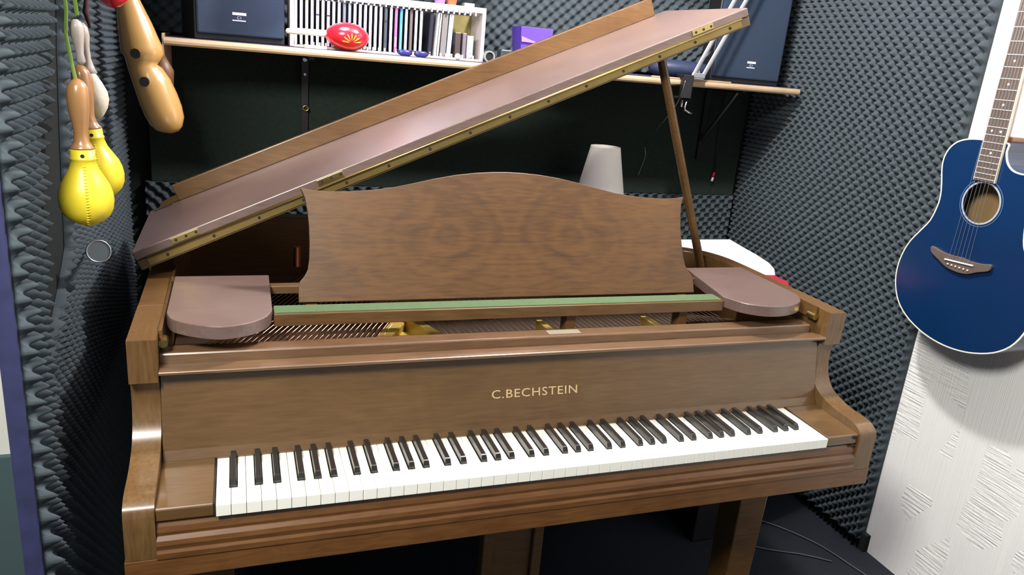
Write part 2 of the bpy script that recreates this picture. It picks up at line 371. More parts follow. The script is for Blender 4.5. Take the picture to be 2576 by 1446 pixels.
for i in range(n-1): rf += [(i, i+1, n+i+1, n+i), (2*n+i+1, 2*n+i, 3*n+i, 3*n+i+1), (n+i, n+i+1, 3*n+i+1, 3*n+i), (i+1, i, 2*n+i, 2*n+i+1)]
rf += [(0, n, 3*n, 2*n), (n-1, 3*n-1, 4*n-1, 2*n-1)]
MB().add(rv, rf).build('rim', W_CASE, piano, bevel=0.0015)
# moulded ledge strips inside both cheeks (lid rests)
MB().box(IX0, IX0+0.006, 0.20, 0.60, ZT-0.03, ZT+0.0035).build('lid_rest', W_CASE, piano, bevel=0.001)
MB().box(IX1-0.006, IX1, 0.20, 0.60, ZT-0.03, ZT+0.0035).build('lid_rest', W_CASE, piano, bevel=0.001)
ci = [(p.x, p.y) for p in inset(oc, 0.043)]
MB().prism(ci[::-1]+[(IX1-0.001, 0.342), (IX1-0.001, 0.24), (IX0+0.001, 0.24), (IX0+0.001, 0.342)][::-1], 'z', 0.040, 0.048).build('soundboard', SPRUCE, piano)
MB().prism([(IX0+0.003, 0.245), (IX1-0.003, 0.245), (IX1-0.003, 0.50), (1.10, 0.60), (0.60, 0.56), (0.30, 0.62), (IX0+0.003, 0.70)], 'z', 0.075, 0.088).build('iron_plate', BRONZE, piano)

# key slip, key blocks
slip = [(0.003, -0.0885), (0.003, -0.078), (0.006, -0.073), (0.004, -0.064), (0.0055, -0.056), (0.011, -0.049), (0.010, -0.043), (0.012, -0.034), (0.016, -0.027), (0.024, -0.0225), (0.045, -0.0225), (0.045, -0.0885)]
slip = [(y-0.004, z) for y, z in slip]
MB().prism(slip, 'x', IX0, IX1).build('key_slip', W_RED, piano, bevel=0.0008)
for a, b in ((IX0, -0.0035), (52*K+0.0035, IX1)):
    MB().prism([(0.0065, -0.0225), (0.0065, -0.003), (0.009, 0.000), (0.150, 0.003), (0.150, -0.0225)], 'x', a, b).build('key_block', W_FALL, piano, bevel=0.0015)
for dz in (0.0, -0.020):
    MB().tube([(IX1-0.012, 0.0005+0.0065, -0.006+dz), (IX1-0.012, 0.004, -0.006+dz)], 0.0045, 14).build('screw', DARK, piano)

# fallboard
ztop = 0.160
fb = MB().prism([(0.146, 0.0035), (0.150, -0.004), (0.176, -0.02), (0.200, ztop), (0.184, ztop), (0.168, 0.080), (0.154, 0.020)], 'x', IX0+0.0015, IX1-0.0015).build('fallboard', W_FALL, piano, bevel=0.0008)
MB().prism([(0.160, 0.1600), (0.158, 0.1615), (0.158, 0.1655), (0.160, 0.1670), (0.1945, 0.1670), (0.1945, 0.1600)], 'x', IX0+0.0005, IX1-0.0005).build('fallboard_lip', W_RAIL, piano, bevel=0.0012)
MB().prism([(0.195, 0.150), (0.195, 0.183), (0.197, 0.186), (0.232, 0.186), (0.236, 0.182), (0.236, 0.150)], 'x', IX0+0.0005, IX1-0.02).build('name_rail', W_RAIL, piano, bevel=0.001)
MB().box(0.640, 0.712, 0.204, 0.226, 0.1862, 0.1868).build('paper_label', plain('aged_label', (0.19, 0.165, 0.115), 0.6), piano)
# lettering on the fallboard: local frame follows the sloping face
def fall_y(z): return 0.154+(z-0.020)*(0.168-0.154)/0.060
fv = Vector((0, 0.014, 0.060)).normalized(); fn_ = Vector((1, 0, 0)).cross(fv).normalized()
o0 = Vector((0.6055, fall_y(0.0695), 0.0695))+fn_*0.0004
mt = Matrix(((1, fv.x, fn_.x, o0.x), (0, fv.y, fn_.y, o0.y), (0, fv.z, fn_.z, o0.z), (0, 0, 0, 1)))
text_mesh('lettering', 'C.BECHSTEIN', 0.0245, INLAY, fb, mt, width=0.186)['label'] = 'pale inlaid letters C.BECHSTEIN'

# keys
octave = 'ABCDEFG'; g = 0.0004
black_off = {'A': 0.0036, 'C': -0.0032, 'D': 0.0032, 'F': -0.0042, 'G': 0.0}
BW = 0.0062   # half of black key slot
for i in range(52):
    nm = octave[i % 7]; x0 = i*K+g; x1 = (i+1)*K-g
    prevn = octave[(i-1) % 7]
    lcut = (i > 0 and prevn in black_off); rcut = (nm in black_off and i < 51)
    xl = (i*K+black_off[prevn]+BW+g) if lcut else x0
    xr = ((i+1)*K+black_off[nm]-BW-g) if rcut else x1
    poly = [(x0, 0.0), (x1, 0.0), (x1, 0.0485), (xr, 0.0485), (xr, 0.158), (xl, 0.158), (xl, 0.0485), (x0, 0.0485)]
    cl = [poly[0]]
    for p in poly[1:]:
        if (p[0]-cl[-1][0])**2+(p[1]-cl[-1][1])**2 > 1e-12: cl.append(p)
    if abs(xl-x0) < 1e-9: cl = cl[:-1] if cl[-1] == (x0, 0.0485) else cl
    MB().prism(cl, 'z', -0.0207, 0.0).build('white_key', IVORY, piano, org=((x0+x1)/2, 0.07, -0.01), bevel=0.0006)
bk = None
for i in range(51):
    nm = octave[i % 7]
    if nm not in black_off: continue
    xc = (i+1)*K+black_off[nm]
    if bk is None:
        hb, ht = 0.0056, 0.0046
        m = MB()
        prof = [(0.0495, -0.006, hb), (0.0500, 0.004, hb*0.97), (0.0545, 0.0112, ht), (0.0565, 0.0122, ht*0.95), (0.157, 0.0122, ht*0.95)]
        top = [(y, z, h) for y, z, h in prof]
        vs = []; fs = []
        for y, z, h in top: vs += [(xc-h, y, z), (xc+h, y, z)]
        for y, z, h in top: vs += [(xc-hb, max(y, 0.0495), -0.006), (xc+hb, max(y, 0.0495), -0.006)]
        kk = len(top)*2
        for a in range(len(top)-1):
            fs.append((2*a, 2*a+1, 2*a+3, 2*a+2)); fs.append((2*a, 2*a+2, kk+2*a+2, kk+2*a)); fs.append((2*a+1, kk+2*a+1, kk+2*a+3, 2*a+3))
        fs.append((kk-2, kk-1, 2*kk-1, 2*kk-2)); fs.append((kk, 2*kk-2, 2*kk-1, kk+1))
        m.add(vs, fs); bk = m.build('black_key', EBONY, piano, org=(xc, 0.1, 0), bevel=0.0012, seg=3); bx = xc
    else: copy_part(bk, piano, (xc-bx, 0, 0))
MB().box(-0.003, 52*K+0.003, 0.012, 0.175, -0.060, -0.024).build('key_frame', DARK, piano)
for xa in (-0.0033, 52*K+0.0008): MB().box(xa, xa+0.0024, 0.0065, 0.150, -0.0225, -0.0005).build('key_cheek_felt', DARK, piano)

# side boards beside the music desk
def side_board(poly):
    return MB().prism(poly, 'z', 0.214, 0.2385).build('side_board', W_LID, piano, bevel=0.0015)
lb = smoothstep_curve([(-0.080, 0.262), (-0.068, 0.223), (-0.030, 0.192), (0.014, 0.178), (0.055, 0.190), (0.088, 0.222), (0.100, 0.262)], 5)
side_board([(0.102, 0.478), (-0.080, 0.478)]+[(p.x, p.y) for p in lb])
rb = smoothstep_curve([(1.088, 0.262), (1.106, 0.218), (1.140, 0.190), (1.178, 0.181), (1.222, 0.188), (1.268, 0.214), (1.296, 0.262)], 5)
side_board([(1.298, 0.490), (1.128, 0.490)]+[(p.x, p.y) for p in rb])
for xa in (IX0+0.008, IX1-0.014):
    MB().tube([(xa, 0.190, 0.206), (xa, 0.215, 0.206)], 0.0075, 14).build('board_pivot', BRASS, piano, smooth=True, auto=40)

# music shelf with felt, rear rail and supports
MB().box(0.1025, 1.0865, 0.253, 0.300, 0.206, 0.2305).build('music_shelf', W_CASE, piano, bevel=0.0015)
MB().box(0.104, 1.085, 0.259, 0.299, 0.2306, 0.2318).build('shelf_felt', GREENFELT, piano)['label'] = 'green felt strip'
MB().box(0.1025, 1.12, 0.428, 0.452, 0.212, 0.2290).build('shelf_rear_rail', W_RAIL, piano, bevel=0.0015)
for xa in (0.165, 1.000):
    MB().box(xa, xa+0.022, 0.3005, 0.4275, 0.206, 0.228).build('shelf_side_rail', W_CASE, piano, bevel=0.001)
for xa in (0.705, 0.985):
    MB().box(xa, xa+0.022, 0.270, 0.300, 0.089, 0.2055).build('shelf_support', W_CASE, piano, bevel=0.001)

# music desk: shaped panel leaning back
dt = Vector((0, 0.09, 0.206)).normalized(); dn = Vector((0, -dt.z, dt.y))
dm = Vector((0.5975, 0.312, 0.2322))
half = [(0.446, 0), (0.446, 0.030), (0.443, 0.041), (0.434, 0.052), (0.4275, 0.064), (0.424, 0.085), (0.4225, 0.115), (0.4225, 0.150), (0.4245, 0.180), (0.429, 0.208), (0.437, 0.2275),
        (0.415, 0.2235), (0.385, 0.2215), (0.345, 0.2225), (0.300, 0.2260), (0.255, 0.2325), (0.210, 0.2425), (0.165, 0.2535), (0.120, 0.2625), (0.075, 0.2685), (0.035, 0.2715), (0, 0.2725)]
poly = half+[(-x, s) for x, s in half[-2::-1]]
desk = MB().prism([(x, s) for x, s in poly], 'q', 0, 1, fn=lambda p, q, a: tuple(dm+Vector((p, 0, 0))+dt*(q*1.0-0.0)+dn*(-0.013+0.013*a)))
desk = desk.build('music_desk', W_DESK, piano, org=(0.5975, 0.35, 0.35), bevel=0.0012)

# lid: leaf, folded front flap with its standing rail, hinges
TH = math.radians(23.8); LO = Vector((-0.144, 0, 0.240))
def L(u, y, w_): return (LO.x+u*math.cos(TH)-w_*math.sin(TH), y, LO.z+u*math.sin(TH)+w_*math.cos(TH))
lf = lambda p, q, a: L(p, q, a)
lo2 = [(0.0, 0.515), (1.49, 0.515), (1.49, 0.56), (1.485, 0.64), (1.462, 0.71), (1.425, 0.757), (1.36, 0.79), (1.26, 0.822), (1.14, 0.872), (1.02, 0.95), (0.90, 1.04), (0.70, 1.11), (0.40, 1.14), (0.05, 1.14), (0.0, 1.10)]
MB().prism(lo2, 'q', 0.0, 0.0215, fn=lf).build('lid_leaf', W_EDGE, piano, bevel=0.0015)
flap = MB().prism([(0.0, 0.512), (1.488, 0.512), (1.488, 0.900), (0.0, 0.900)], 'q', 0.0235, 0.0425, fn=lf).build('lid_flap', W_LID, piano, bevel=0.002)
MB().hexa([L(0.075, 0.884, 0.0430), L(1.445, 0.884, 0.0430), L(1.445, 0.901, 0.0430), L(0.075, 0.901, 0.0430), L(0.075, 0.884, 0.083), L(1.445, 0.884, 0.091), L(1.445, 0.901, 0.091), L(0.075, 0.901, 0.083)]).build('lid_flap_rail', W_CASE, piano, bevel=0.0015)
MB().prism([(0.012, 0.868), (0.058, 0.868), (0.058, 0.884), (0.012, 0.884)], 'q', 0.0426, 0.0429, fn=lf).build('flap_slot', DARK, flap)
hg = MB().tube([L(0.02, 0.5095, 0.0225), L(1.465, 0.5095, 0.0225)], 0.0026, 8).build('piano_hinge', BRASS, piano, smooth=True)
m = MB()
m.prism([(0.02, 0.0045), (1.465, 0.0045), (1.465, 0.0195), (0.02, 0.0195)], 'q', 0.5125, 0.5150, fn=lambda p, q, a: L(p, a, q)).build('hinge_leaf', AGED, hg)
scr = None
for i in range(15):
    u = 0.06+i*0.098
    m = MB().tube([L(u, 0.5122, 0.012), L(u, 0.5110, 0.012)], 0.0032, 10)
    if scr is None: scr = m.build('hinge_screw', DARK, hg, org=L(u, 0.5122, 0.012)); s0 = Vector(L(u, 0, 0))
    else: copy_part(scr, hg, Vector(L(u, 0, 0))-s0)
for u in (0.078, 0.395, 1.33):
    pl = MB().prism([(u, 0.0275), (u+0.058, 0.0275), (u+0.058, 0.0395), (u, 0.0395)], 'q', 0.5100, 0.5118, fn=lambda p, q, a: L(p, a, q)).build('hinge_plate', BRASS, piano, bevel=0.0005)
    for k in range(3):
        uu = u+0.010+k*0.021
        MB().tube([L(uu, 0.5099, 0.0335), L(uu, 0.5093, 0.0335)], 0.0030, 10).build('plate_screw', DARK, pl)
# prop stick and its hardware
pr = MB().tube([(1.262, 0.605, 0.185), (1.034, 0.600, 0.7535)], [(0.011, 0.014), (0.011, 0.014)], 8).build('lid_prop', W_CASE, piano, bevel=0.002)
MB().box(1.235, 1.300, 0.588, 0.622, 0.150, 0.184).build('prop_block', W_CASE, piano, bevel=0.001)
MB().tube([(1.262, 0.580, 0.196), (1.302, 0.580, 0.196), (1.304, 0.580, 0.206)], 0.0028, 8).build('prop_catch', STEEL, piano, smooth=True)

# strings, pins, plate struts
def strng(a, b, r, mat): return MB().tube([a, b], r, 6).build('string', mat, piano, smooth=True)
s0 = None
for i in range(30):
    x = -0.062+i*0.0122
    m = MB().tube([(x, 0.315, 0.118), (x+0.335, 1.02, 0.112)], 0.0016, 6)
    if s0 is None: s0 = m.build('bass_string', COPPER, piano, org=(x, 0.315, 0.118), smooth=True); sx = x
    else: copy_part(s0, piano, (x-sx, 0, 0))
s1 = None
for i in range(60):
    x = 0.395+i*0.0148
    m = MB().tube([(x, 0.40, 0.098), (x-0.03, 0.74, 0.098)], 0.0009, 5)
    if s1 is None: s1 = m.build('treble_string', DULLS, piano, org=(x, 0.40, 0.098), smooth=True); sx1 = x
    else: copy_part(s1, piano, (x-sx1, 0, 0))
p0 = None; cnt = 0
for x0_, x1_, rows in ((-0.05, 0.29, 1), (0.45, 0.70, 2), (0.735, 1.00, 3), (1.025, 1.24, 2)):
    nn = int((x1_-x0_)/0.0205)
    for i in range(nn):
        for r in range(rows):
            if cnt >= 98: continue
            x = x0_+i*0.0205+r*0.0045; y = 0.352+r*0.020 if rows > 1 else 0.306
            m = MB().tube([(x, y, 0.088), (x, y, 0.112), (x, y, 0.114)], [0.0034, 0.0034, 0.0022], 8)
            if p0 is None: p0 = m.build('tuning_pin', STEEL, piano, org=(x, y, 0.1), smooth=True, auto=40); px, py = x, y
            else: copy_part(p0, piano, (x-px, y-py, 0))
            cnt += 1
MB().box(0.46, 0.70, 0.402, 0.460, 0.0885, 0.094).build('plate_felt', DKFELT, piano)
MB().box(1.02, 1.25, 0.410, 0.460, 0.0885, 0.094).build('plate_felt', DKFELT, piano)
def strut(pts, h0=0.0885, h1=0.130):
    return MB().prism(pts, 'z', h0, h1).build('plate_strut', GOLD, piano, bevel=0.002)
strut([(0.300, 0.36), (0.328, 0.36), (0.410, 0.50), (0.400, 0.54), (0.378, 0.54), (0.372, 0.50)], h1=0.118)
strut([(0.440, 0.365), (0.462, 0.365), (0.418, 0.50), (0.406, 0.545), (0.385, 0.545), (0.402, 0.48)], h1=0.132)
strut([(0.722, 0.345), (0.742, 0.345), (0.728, 0.46), (0.714, 0.46)], h1=0.122)
strut([(1.008, 0.345), (1.028, 0.345), (1.012, 0.46), (0.998, 0.46)], h1=0.122)
# gold dished end of the plate seen between the struts
MB().prism([(0.335, 0.40), (0.436, 0.40), (0.404, 0.475), (0.378, 0.475)], 'z', 0.0885, 0.100).build('plate_boss', GOLD, piano, bevel=0.004)
MB().tube([(0.188, 0.86, 0.145), (0.188, 0.86, 0.198)], 0.010, 16).build('lid_bolt', COPPER, piano, smooth=True, auto=40)

# legs and pedal lyre
def leg(x0_, y0_):
    t = 0.008
    z1, z2 = -0.126, -0.690
    MB().hexa([(x0_+t, y0_+t, z2), (x0_+0.085-t, y0_+t, z2), (x0_+0.085-t, y0_+0.085-t, z2), (x0_+t, y0_+0.085-t, z2),
               (x0_, y0_, z1), (x0_+0.085, y0_, z1), (x0_+0.085, y0_+0.085, z1), (x0_, y0_+0.085, z1)]).build('leg', W_CASE, piano, bevel=0.003)
    MB().tube([(x0_+0.0425, y0_+0.0425, -0.7195), (x0_+0.0425, y0_+0.0425, -0.691)], 0.016, 14).build('caster', BRASS, piano, smooth=True, auto=40)
leg(1.200, 0.20); leg(-0.060, 0.20); leg(0.16, 0.98)
ly = MB()
for xa in (0.540, 0.660): ly.box(xa, xa+0.024, 0.215, 0.245, -0.60, -0.126)
ly.box(0.5642, 0.6598, 0.225, 0.235, -0.60, -0.126); ly.box(0.515, 0.710, 0.205, 0.255, -0.640, -0.600); ly.box(0.515, 0.710, 0.205, 0.255, -0.150, -0.1255)
ly.build('pedal_lyre', W_CASE, piano, bevel=0.003)
for xa in (0.580, 0.640): MB().tube([(xa, 0.20, -0.618), (xa, 0.11, -0.625), (xa, 0.085, -0.640)], [(0.008, 0.005), (0.012, 0.005), (0.012, 0.004)], 10).build('pedal', BRASS, piano, smooth=True)

# ---------------------------------------------------------------- shelf and what stands on it
shelf = thing('wall_shelf', (0.88, 1.25, 0.68), 'long pine wall shelf with rounded front edge on the back wall', 'shelf')
sf = [(1.105, 0.671), (1.1005, 0.676), (1.0995, 0.682), (1.1015, 0.688), (1.106, 0.691), (YB-0.041, 0.691), (YB-0.041, 0.671)]
MB().prism(sf, 'x', -0.128, 1.882).build('board', W_PALE, shelf)
MB().box(-0.1255, 1.876, 1.112, YB-0.042, 0.6912, 0.6925).build('shelf_liner', plain('dark_liner', (0.05, 0.045, 0.09), 0.5), shelf)
MB().box(-0.1315, -0.1285, 1.102, 1.375, 0.575, 0.700).build('end_cap', W_PALE, shelf)
for x in (0.247, 1.70):
    b_ = MB().box(x-0.010, x+0.010, YB-0.044, YB-0.031, 0.40, 0.6705); b_.box(x-0.008, x+0.008, 1.16, YB-0.044, 0.660, 0.6705)
    if x > 1: b_.tube([(x, 1.20, 0.664), (x, YB-0.040, 0.47)], 0.008, 8)
    b_.build('bracket', BLACKP, shelf)
for z, r, mt_ in ((0.653, 0.0065, STEEL), (0.609, 0.004, STEEL)):
    MB().tube([(0.247, YB-0.047, z), (0.247, YB-0.043, z)], r, 12).build('bracket_screw', mt_, shelf)
# brass screw eye on the shelf shadow panel
m = MB(); m.tube([(0.249+0.008*math.cos(t*math.pi/8), YB-0.050, 0.507+0.008*math.sin(t*math.pi/8)) for t in range(17)], 0.0022, 8, caps=False); m.tube([(0.249, YB-0.050, 0.499), (0.249, YB-0.0305, 0.499)], 0.002, 6)
m.build('screw_eye', BRASS, smooth=True, label='small brass ring screwed into the back wall under the shelf', cat='screw eye')

def speaker(x0, y0, ang, wd, dp, ht, label, badge):
    t = thing('speaker', (x0, y0, 0.6927), label, 'speaker', 'black speakers on the wall shelf')
    c, s = math.cos(ang), math.sin(ang)
    R = lambda a, b: (x0+a*c-b*s, y0+a*s+b*c)
    def rb(a0, a1, b0, b1, z0, z1, nm, mat, bev=0.0, par=None):
        m = MB(); q = [R(a0, b0), R(a1, b0), R(a1, b1), R(a0, b1)]
        m.hexa([(x, y, z0) for x, y in q]+[(x, y, z1) for x, y in q]); return m.build(nm, mat, par or t, bevel=bev)
    rb(0, wd, 0.012, dp, 0.6927, 0.6927+ht, 'cabinet', BLACKP, 0.004)
    gr = rb(0.004, wd-0.004, 0.0, 0.0118, 0.708, 0.6927+ht-0.01, 'grille', NAVYG, 0.005)
    bx, bz, bw = badge
    bd = rb(bx-bw/2, bx+bw/2, -0.0012, -0.0001, bz+0.0035, bz+0.0105, 'badge', BADGE, par=gr)
    rb(bx-bw/2, bx+bw/2*0.92, -0.0010, -0.0001, bz-0.0115, bz-0.0085, 'badge_line', BADGE, par=bd)
    o0_ = Vector((*R(bx, -0.0003), bz-0.0060))
    mtx = Matrix(((c, 0, s, o0_.x), (s, 0, -c, o0_.y), (0, 1, 0, o0_.z), (0, 0, 0, 1)))
    text_mesh('badge_text', 'C1', 0.0100, BADGE, bd, mtx, extrude=0.0002)
    return t
speaker(-0.052, 1.112, math.radians(12), 0.236, 0.205, 0.40, 'dark speaker with navy grille on the left of the shelf, behind the carved gourd', (0.112, 0.757, 0.036))
speaker(1.575, 1.190, math.radians(-14), 0.245, 0.135, 0.40, 'dark speaker with navy grille on the right end of the shelf beside the foam wall', (0.134, 0.757, 0.030))

# CD rack and its discs
RX0, RX1, RY0, RY1, RZ0, RZ1 = 0.189, 0.752, 1.165, 1.285, 0.6927, 0.846
rack = thing('cd_rack', ((RX0+RX1)/2, 1.22, RZ0), 'pale wooden slotted rack of CDs standing on the shelf', 'CD rack')
for a, b in ((RX0, RX0+0.011), (RX1-0.011, RX1)):
    MB().box(a, b, RY0, RY1, RZ0, RZ1).build('end_panel', W_RACK, rack, bevel=0.0015)
def rail(nm, y0, y1, z0, z1, teeth, up):
    m = MB().box(RX0+0.0112, RX1-0.0112, y0, y1, z0, z1)
    if teeth:
        x = RX0+0.0145
        while x < RX1-0.016:
            zz = (z1, z1+0.010) if up else (z0-0.010, z0)
            m.box(x-0.0018, x+0.0018, y0+0.0005, y1-0.0005, *zz); x += 0.01668
    m.build(nm, W_RACK, rack, bevel=0.0006)
rail('top_rail', RY0, RY0+0.012, RZ1-0.015, RZ1, True, False); rail('bottom_rail', RY0, RY0+0.012, RZ0, RZ0+0.006, True, True)
rail('top_rail', RY1-0.012, RY1, RZ1-0.015, RZ1, False, False); rail('bottom_rail', RY1-0.012, RY1, RZ0, RZ0+0.006, False, True)
cd_cols = [('cream white', (.82, .80, .80)), ('pale lavender', (.62, .66, .88)), ('lime yellow', (.66, .80, .30)), ('pale blue-white', (.60, .66, .86)), ('white and black', (.80, .80, .82)),
  ('bright white', (.86, .86, .86)), ('dusty pink', (.66, .50, .58)), ('cream', (.82, .76, .68)), ('chalk white', (.84, .84, .88)), ('slate grey', (.10, .13, .15)), ('steel grey', (.16, .19, .21)),
  ('plain white', (.86, .87, .88)), ('soft white', (.84, .86, .88)), ('cool white', (.80, .88, .88)), ('milky white', (.84, .86, .86)), ('broad white', (.88, .88, .88)), ('ice white', (.78, .86, .88)),
  ('charcoal', (.05, .06, .08)), ('clean white', (.86, .88, .88)), ('magenta pink', (.72, .12, .50)), ('blue and cyan', (.06, .30, .60)), ('powder blue', (.56, .68, .80)), ('brown', (.13, .10, .09)),
  ('frosty white', (.74, .80, .88)), ('warm white', (.84, .84, .86))]
ords = ['first', 'second', 'third', 'fourth', 'fifth', 'sixth', 'seventh', 'eighth', 'ninth', 'tenth', 'eleventh', 'twelfth', 'thirteenth', 'fourteenth', 'fifteenth', 'sixteenth', 'seventeenth',
  'eighteenth', 'nineteenth', 'twentieth', 'twenty-first', 'twenty-second', 'twenty-third', 'twenty-fourth', 'twenty-fifth']
cases = plain('cd_case_side', (.020, .020, .032), 0.35)
xs = [.1965+.0117, .2118+.0035, .2280+.001]+[0.2440+0.01545*k for k in range(0, 22)]
xs = [0.2055+0.01475*k for k in range(25)]
for k, (nm, c) in enumerate(cd_cols):
    x = xs[k]
    t = thing('cd_case', (x, 1.235, RZ0+0.006), f'{nm} spined CD case, {ords[k]} from the left in the wooden rack', 'CD', 'CDs in the wooden rack')
    MB().box(x-0.005, x+0.005, RY0+0.014, RY0+0.105, RZ0+0.0062, RZ0+0.1305).build('case', cases, t, bevel=0.0006)
    sp_ = MB().box(x-0.0034, x+0.0034, RY0+0.0128, RY0+0.0138, RZ0+0.008, RZ0+0.129).build('spine', plain('spine_'+nm.replace(' ', '_'), c, 0.4), t)
    if k == 20: MB().box(x-0.0030, x+0.0030, RY0+0.0122, RY0+0.0127, RZ0+0.018, RZ0+0.085).build('spine_print', plain('cyan_print', (.10, .62, .80), 0.4), t)
    if k == 19: MB().box(x-0.0028, x+0.0028, RY0+0.0122, RY0+0.0127, RZ0+0.022, RZ0+0.050).build('spine_print', plain('pink_print', (.85, .35, .70), 0.4), t)
    if k in (4, 6, 17):
        MB().box(x-0.0033, x+0.0033, RY0+0.0122, RY0+0.0127, RZ0+0.088, RZ0+0.092).build('spine_print', cases, t)
def leaning(nm, x, th, lean, mat, label, z=0.128, d=0.09):
    q = [(x, RY0+0.014), (x+th, RY0+0.014), (x+th, RY0+0.014+d), (x, RY0+0.014+d)]
    MB().hexa([(a, b, RZ0+0.0062) for a, b in q]+[(a+lean, b, RZ0+z) for a, b in q]).build(nm, mat, label=label, cat='CD', group='loose sleeves in the rack')
leaning('cd_sleeve', 0.583, 0.010, 0.004, cases, 'black CD case leaning in the rack beside two thin white sleeves')
leaning('cd_sleeve', 0.602, 0.005, 0.008, WHITEP, 'thin white card CD sleeve leaning in the rack beside a black case')
leaning('cd_sleeve', 0.613, 0.0022, 0.006, WHITEP, 'thinnest white paper sleeve in the rack')
leaning('cd_sleeve', 0.6205, 0.016, 0.004, plain('grey_sleeve', (.17, .16, .16), 0.5), 'grey sleeve standing in the rack left of the pale blue one')
leaning('cd_sleeve', 0.640, 0.012, 0.005, plain('ice_blue_sleeve', (.48, .60, .78), 0.3), 'thick pale blue sleeve standing in the rack')
MB().box(0.660, 0.740, RY1-0.004, RY1-0.0022, RZ0+0.0075, RZ1-0.022).build('card_backing', OLIVE, label='olive card standing at the back of the empty rack slots', cat='card')
cs_l = ['dark brown cassette case in the right end of the rack', 'smoky clear cassette case beside the brown one in the rack', 'clear cassette case with white card at the right end of the rack']
for k, (x, w_, h, m_) in enumerate(((0.674, 0.016, 0.072, plain('brown_case', (.07, .05, .05), 0.3)), (0.694, 0.011, 0.072, plain('smoky_case', (.16, .14, .17), 0.15)), (0.712, 0.020, 0.066, plain('grey_clear_case', (.30, .32, .33), 0.15)))):
    t = thing('cassette_case', (x, 1.22, RZ0+0.006), cs_l[k], 'cassette', 'cassette cases in the rack')
    MB().box(x-w_/2, x+w_/2, RY0+0.014, RY0+0.08, RZ0+0.0062, RZ0+0.006+h).build('case', m_, t, bevel=0.001)
    if k == 2: MB().box(x-0.001, x+0.006, RY0+0.0125, RY0+0.0137, RZ0+0.022, RZ0+0.058).build('card', WHITEP, t)

# red maraca lying on the shelf
mr = thing('maraca', (0.35, 1.12, 0.693), 'glossy red maraca with orange petals and cream handle lying on the shelf', 'maraca')
ca = Vector((0.340, 1.1235, 0.7315)); ax = Vector((0.997, 0.0, -0.04)).normalized()
prof = [(-0.0625, 0.010), (-0.060, 0.014), (-0.052, 0.0215), (-0.040, 0.0290), (-0.025, 0.0345), (-0.008, 0.0375), (0.010, 0.0372), (0.026, 0.0335), (0.040, 0.0260), (0.050, 0.0165), (0.0555, 0.0075), (0.057, 0.001)]
ca = ca+Vector((0.004, 0, 0))
hd = MB().tube([ca+ax*a for a, r in prof], [r for a, r in prof], 28).build('head', REDP, mr, smooth=True)
MB().tube([ca+ax*-0.061, ca+ax*-0.100+Vector((0, 0, -0.001)), ca+ax*-0.150+Vector((0, 0, -0.004)), ca+ax*-0.166+Vector((0, 0, -0.006)), ca+ax*-0.169+Vector((0, 0, -0.006))], [0.0095, 0.0085, 0.0085, 0.0065, 0.002], 16).build('handle', CREAM, mr, smooth=True)
pc = ca+Vector((0.004, 0, -0.016))
for k in range(7):
    an = math.radians(8+k*27.5); ptsx = []
    for r in (0.006, 0.013, 0.022, 0.026):
        dx, dz = math.cos(an)*r, math.sin(an)*r*0.95
        px_, pz_ = pc.x+dx, pc.z+dz
        a = (px_-ca.x)/ax.x; zc = ca.z+ax.z*a
        rr = 0.0375*math.sqrt(max(0.05, 1-(a/0.058)**2)) if a > 0 else 0.0375*math.sqrt(max(0.05, 1-(a/0.072)**2))
        ptsx.append((px_, ca.y-math.sqrt(max(1e-6, rr*rr-(pz_-zc)**2))-0.0002, pz_))
    MB().tube(ptsx, [0.0008, 0.0016, 0.0022, 0.0008], 8).build('petal', ORANGE, hd, smooth=True)

# small things on the shelf
MB().box(0.225, 0.285, 1.122, 1.160, 0.6927, 0.7005).build('paper_scrap', WHITEP, label='folded white paper lying under the red maraca', cat='paper')
gl = thing('sunglasses', (0.53, 1.13, 0.693), 'dark navy glasses folded on the shelf in front of the CDs', 'glasses')
for x in (0.505, 0.552):
    MB().tube([(x-0.020, 1.130, 0.7005), (x-0.012, 1.127, 0.7015), (x+0.012, 1.127, 0.7010), (x+0.020, 1.130, 0.7005)], [(0.003, 0.004), (0.004, 0.0085), (0.004, 0.0085), (0.003, 0.004)], 12).build('lens', NAVYL, gl, smooth=True)
MB().tube([(0.480, 1.132, 0.706), (0.528, 1.126, 0.708), (0.576, 1.132, 0.706), (0.585, 1.150, 0.704)], 0.0018, 8).build('frame', BLACKP, gl, smooth=True)
# small round knob
m = MB(); c_ = Vector((0.662, 1.128, 0.7028)); rr = 0.0095
m.tube([c_+Vector((0, 0, rr*math.sin(math.radians(a)))) for a in range(-85, 86, 17)], [rr*math.cos(math.radians(a)) for a in range(-85, 86, 17)], 16)
m.build('egg_shaker', CREAM, smooth=True, label='tiny cream ball on the shelf edge in front of the rack', cat='ball')
# tape roll
tr = thing('tape_roll', (0.765, 1.15, 0.693), 'small grey ring of tape standing right of the CD rack', 'tape')
cx, cy, cz, R1, R2 = 0.7672, 1.150, 0.7175+0.0015, 0.0170, 0.0125
ring = MB(); N = 28
for j in range(N):
    a = 2*math.pi*j/N
    for r, y in ((R1, cy), (R2, cy), (R2, cy+0.016), (R1, cy+0.016)): ring.v.append(Vector((cx+r*math.cos(a), y, cz+0.0065+r*math.sin(a))))
for j in range(N):
    for t in range(4): a = 4*j+t; b = 4*j+(t+1) % 4; cq = 4*((j+1) % N); ring.f.append((a, b, cq+(t+1) % 4, cq+t))
for v in ring.v: v.z -= 0.0155-0.0005+0.0
ring.build('tape', plain('grey_tape', (.22, .25, .24), 0.35), tr, smooth=True, auto=40)
ring2 = MB().tube([(cx, cy+0.004, cz-0.0085), (cx, cy+0.012, cz-0.0085)], 0.0115, 20); ring2.build('core', BLACKP, tr)
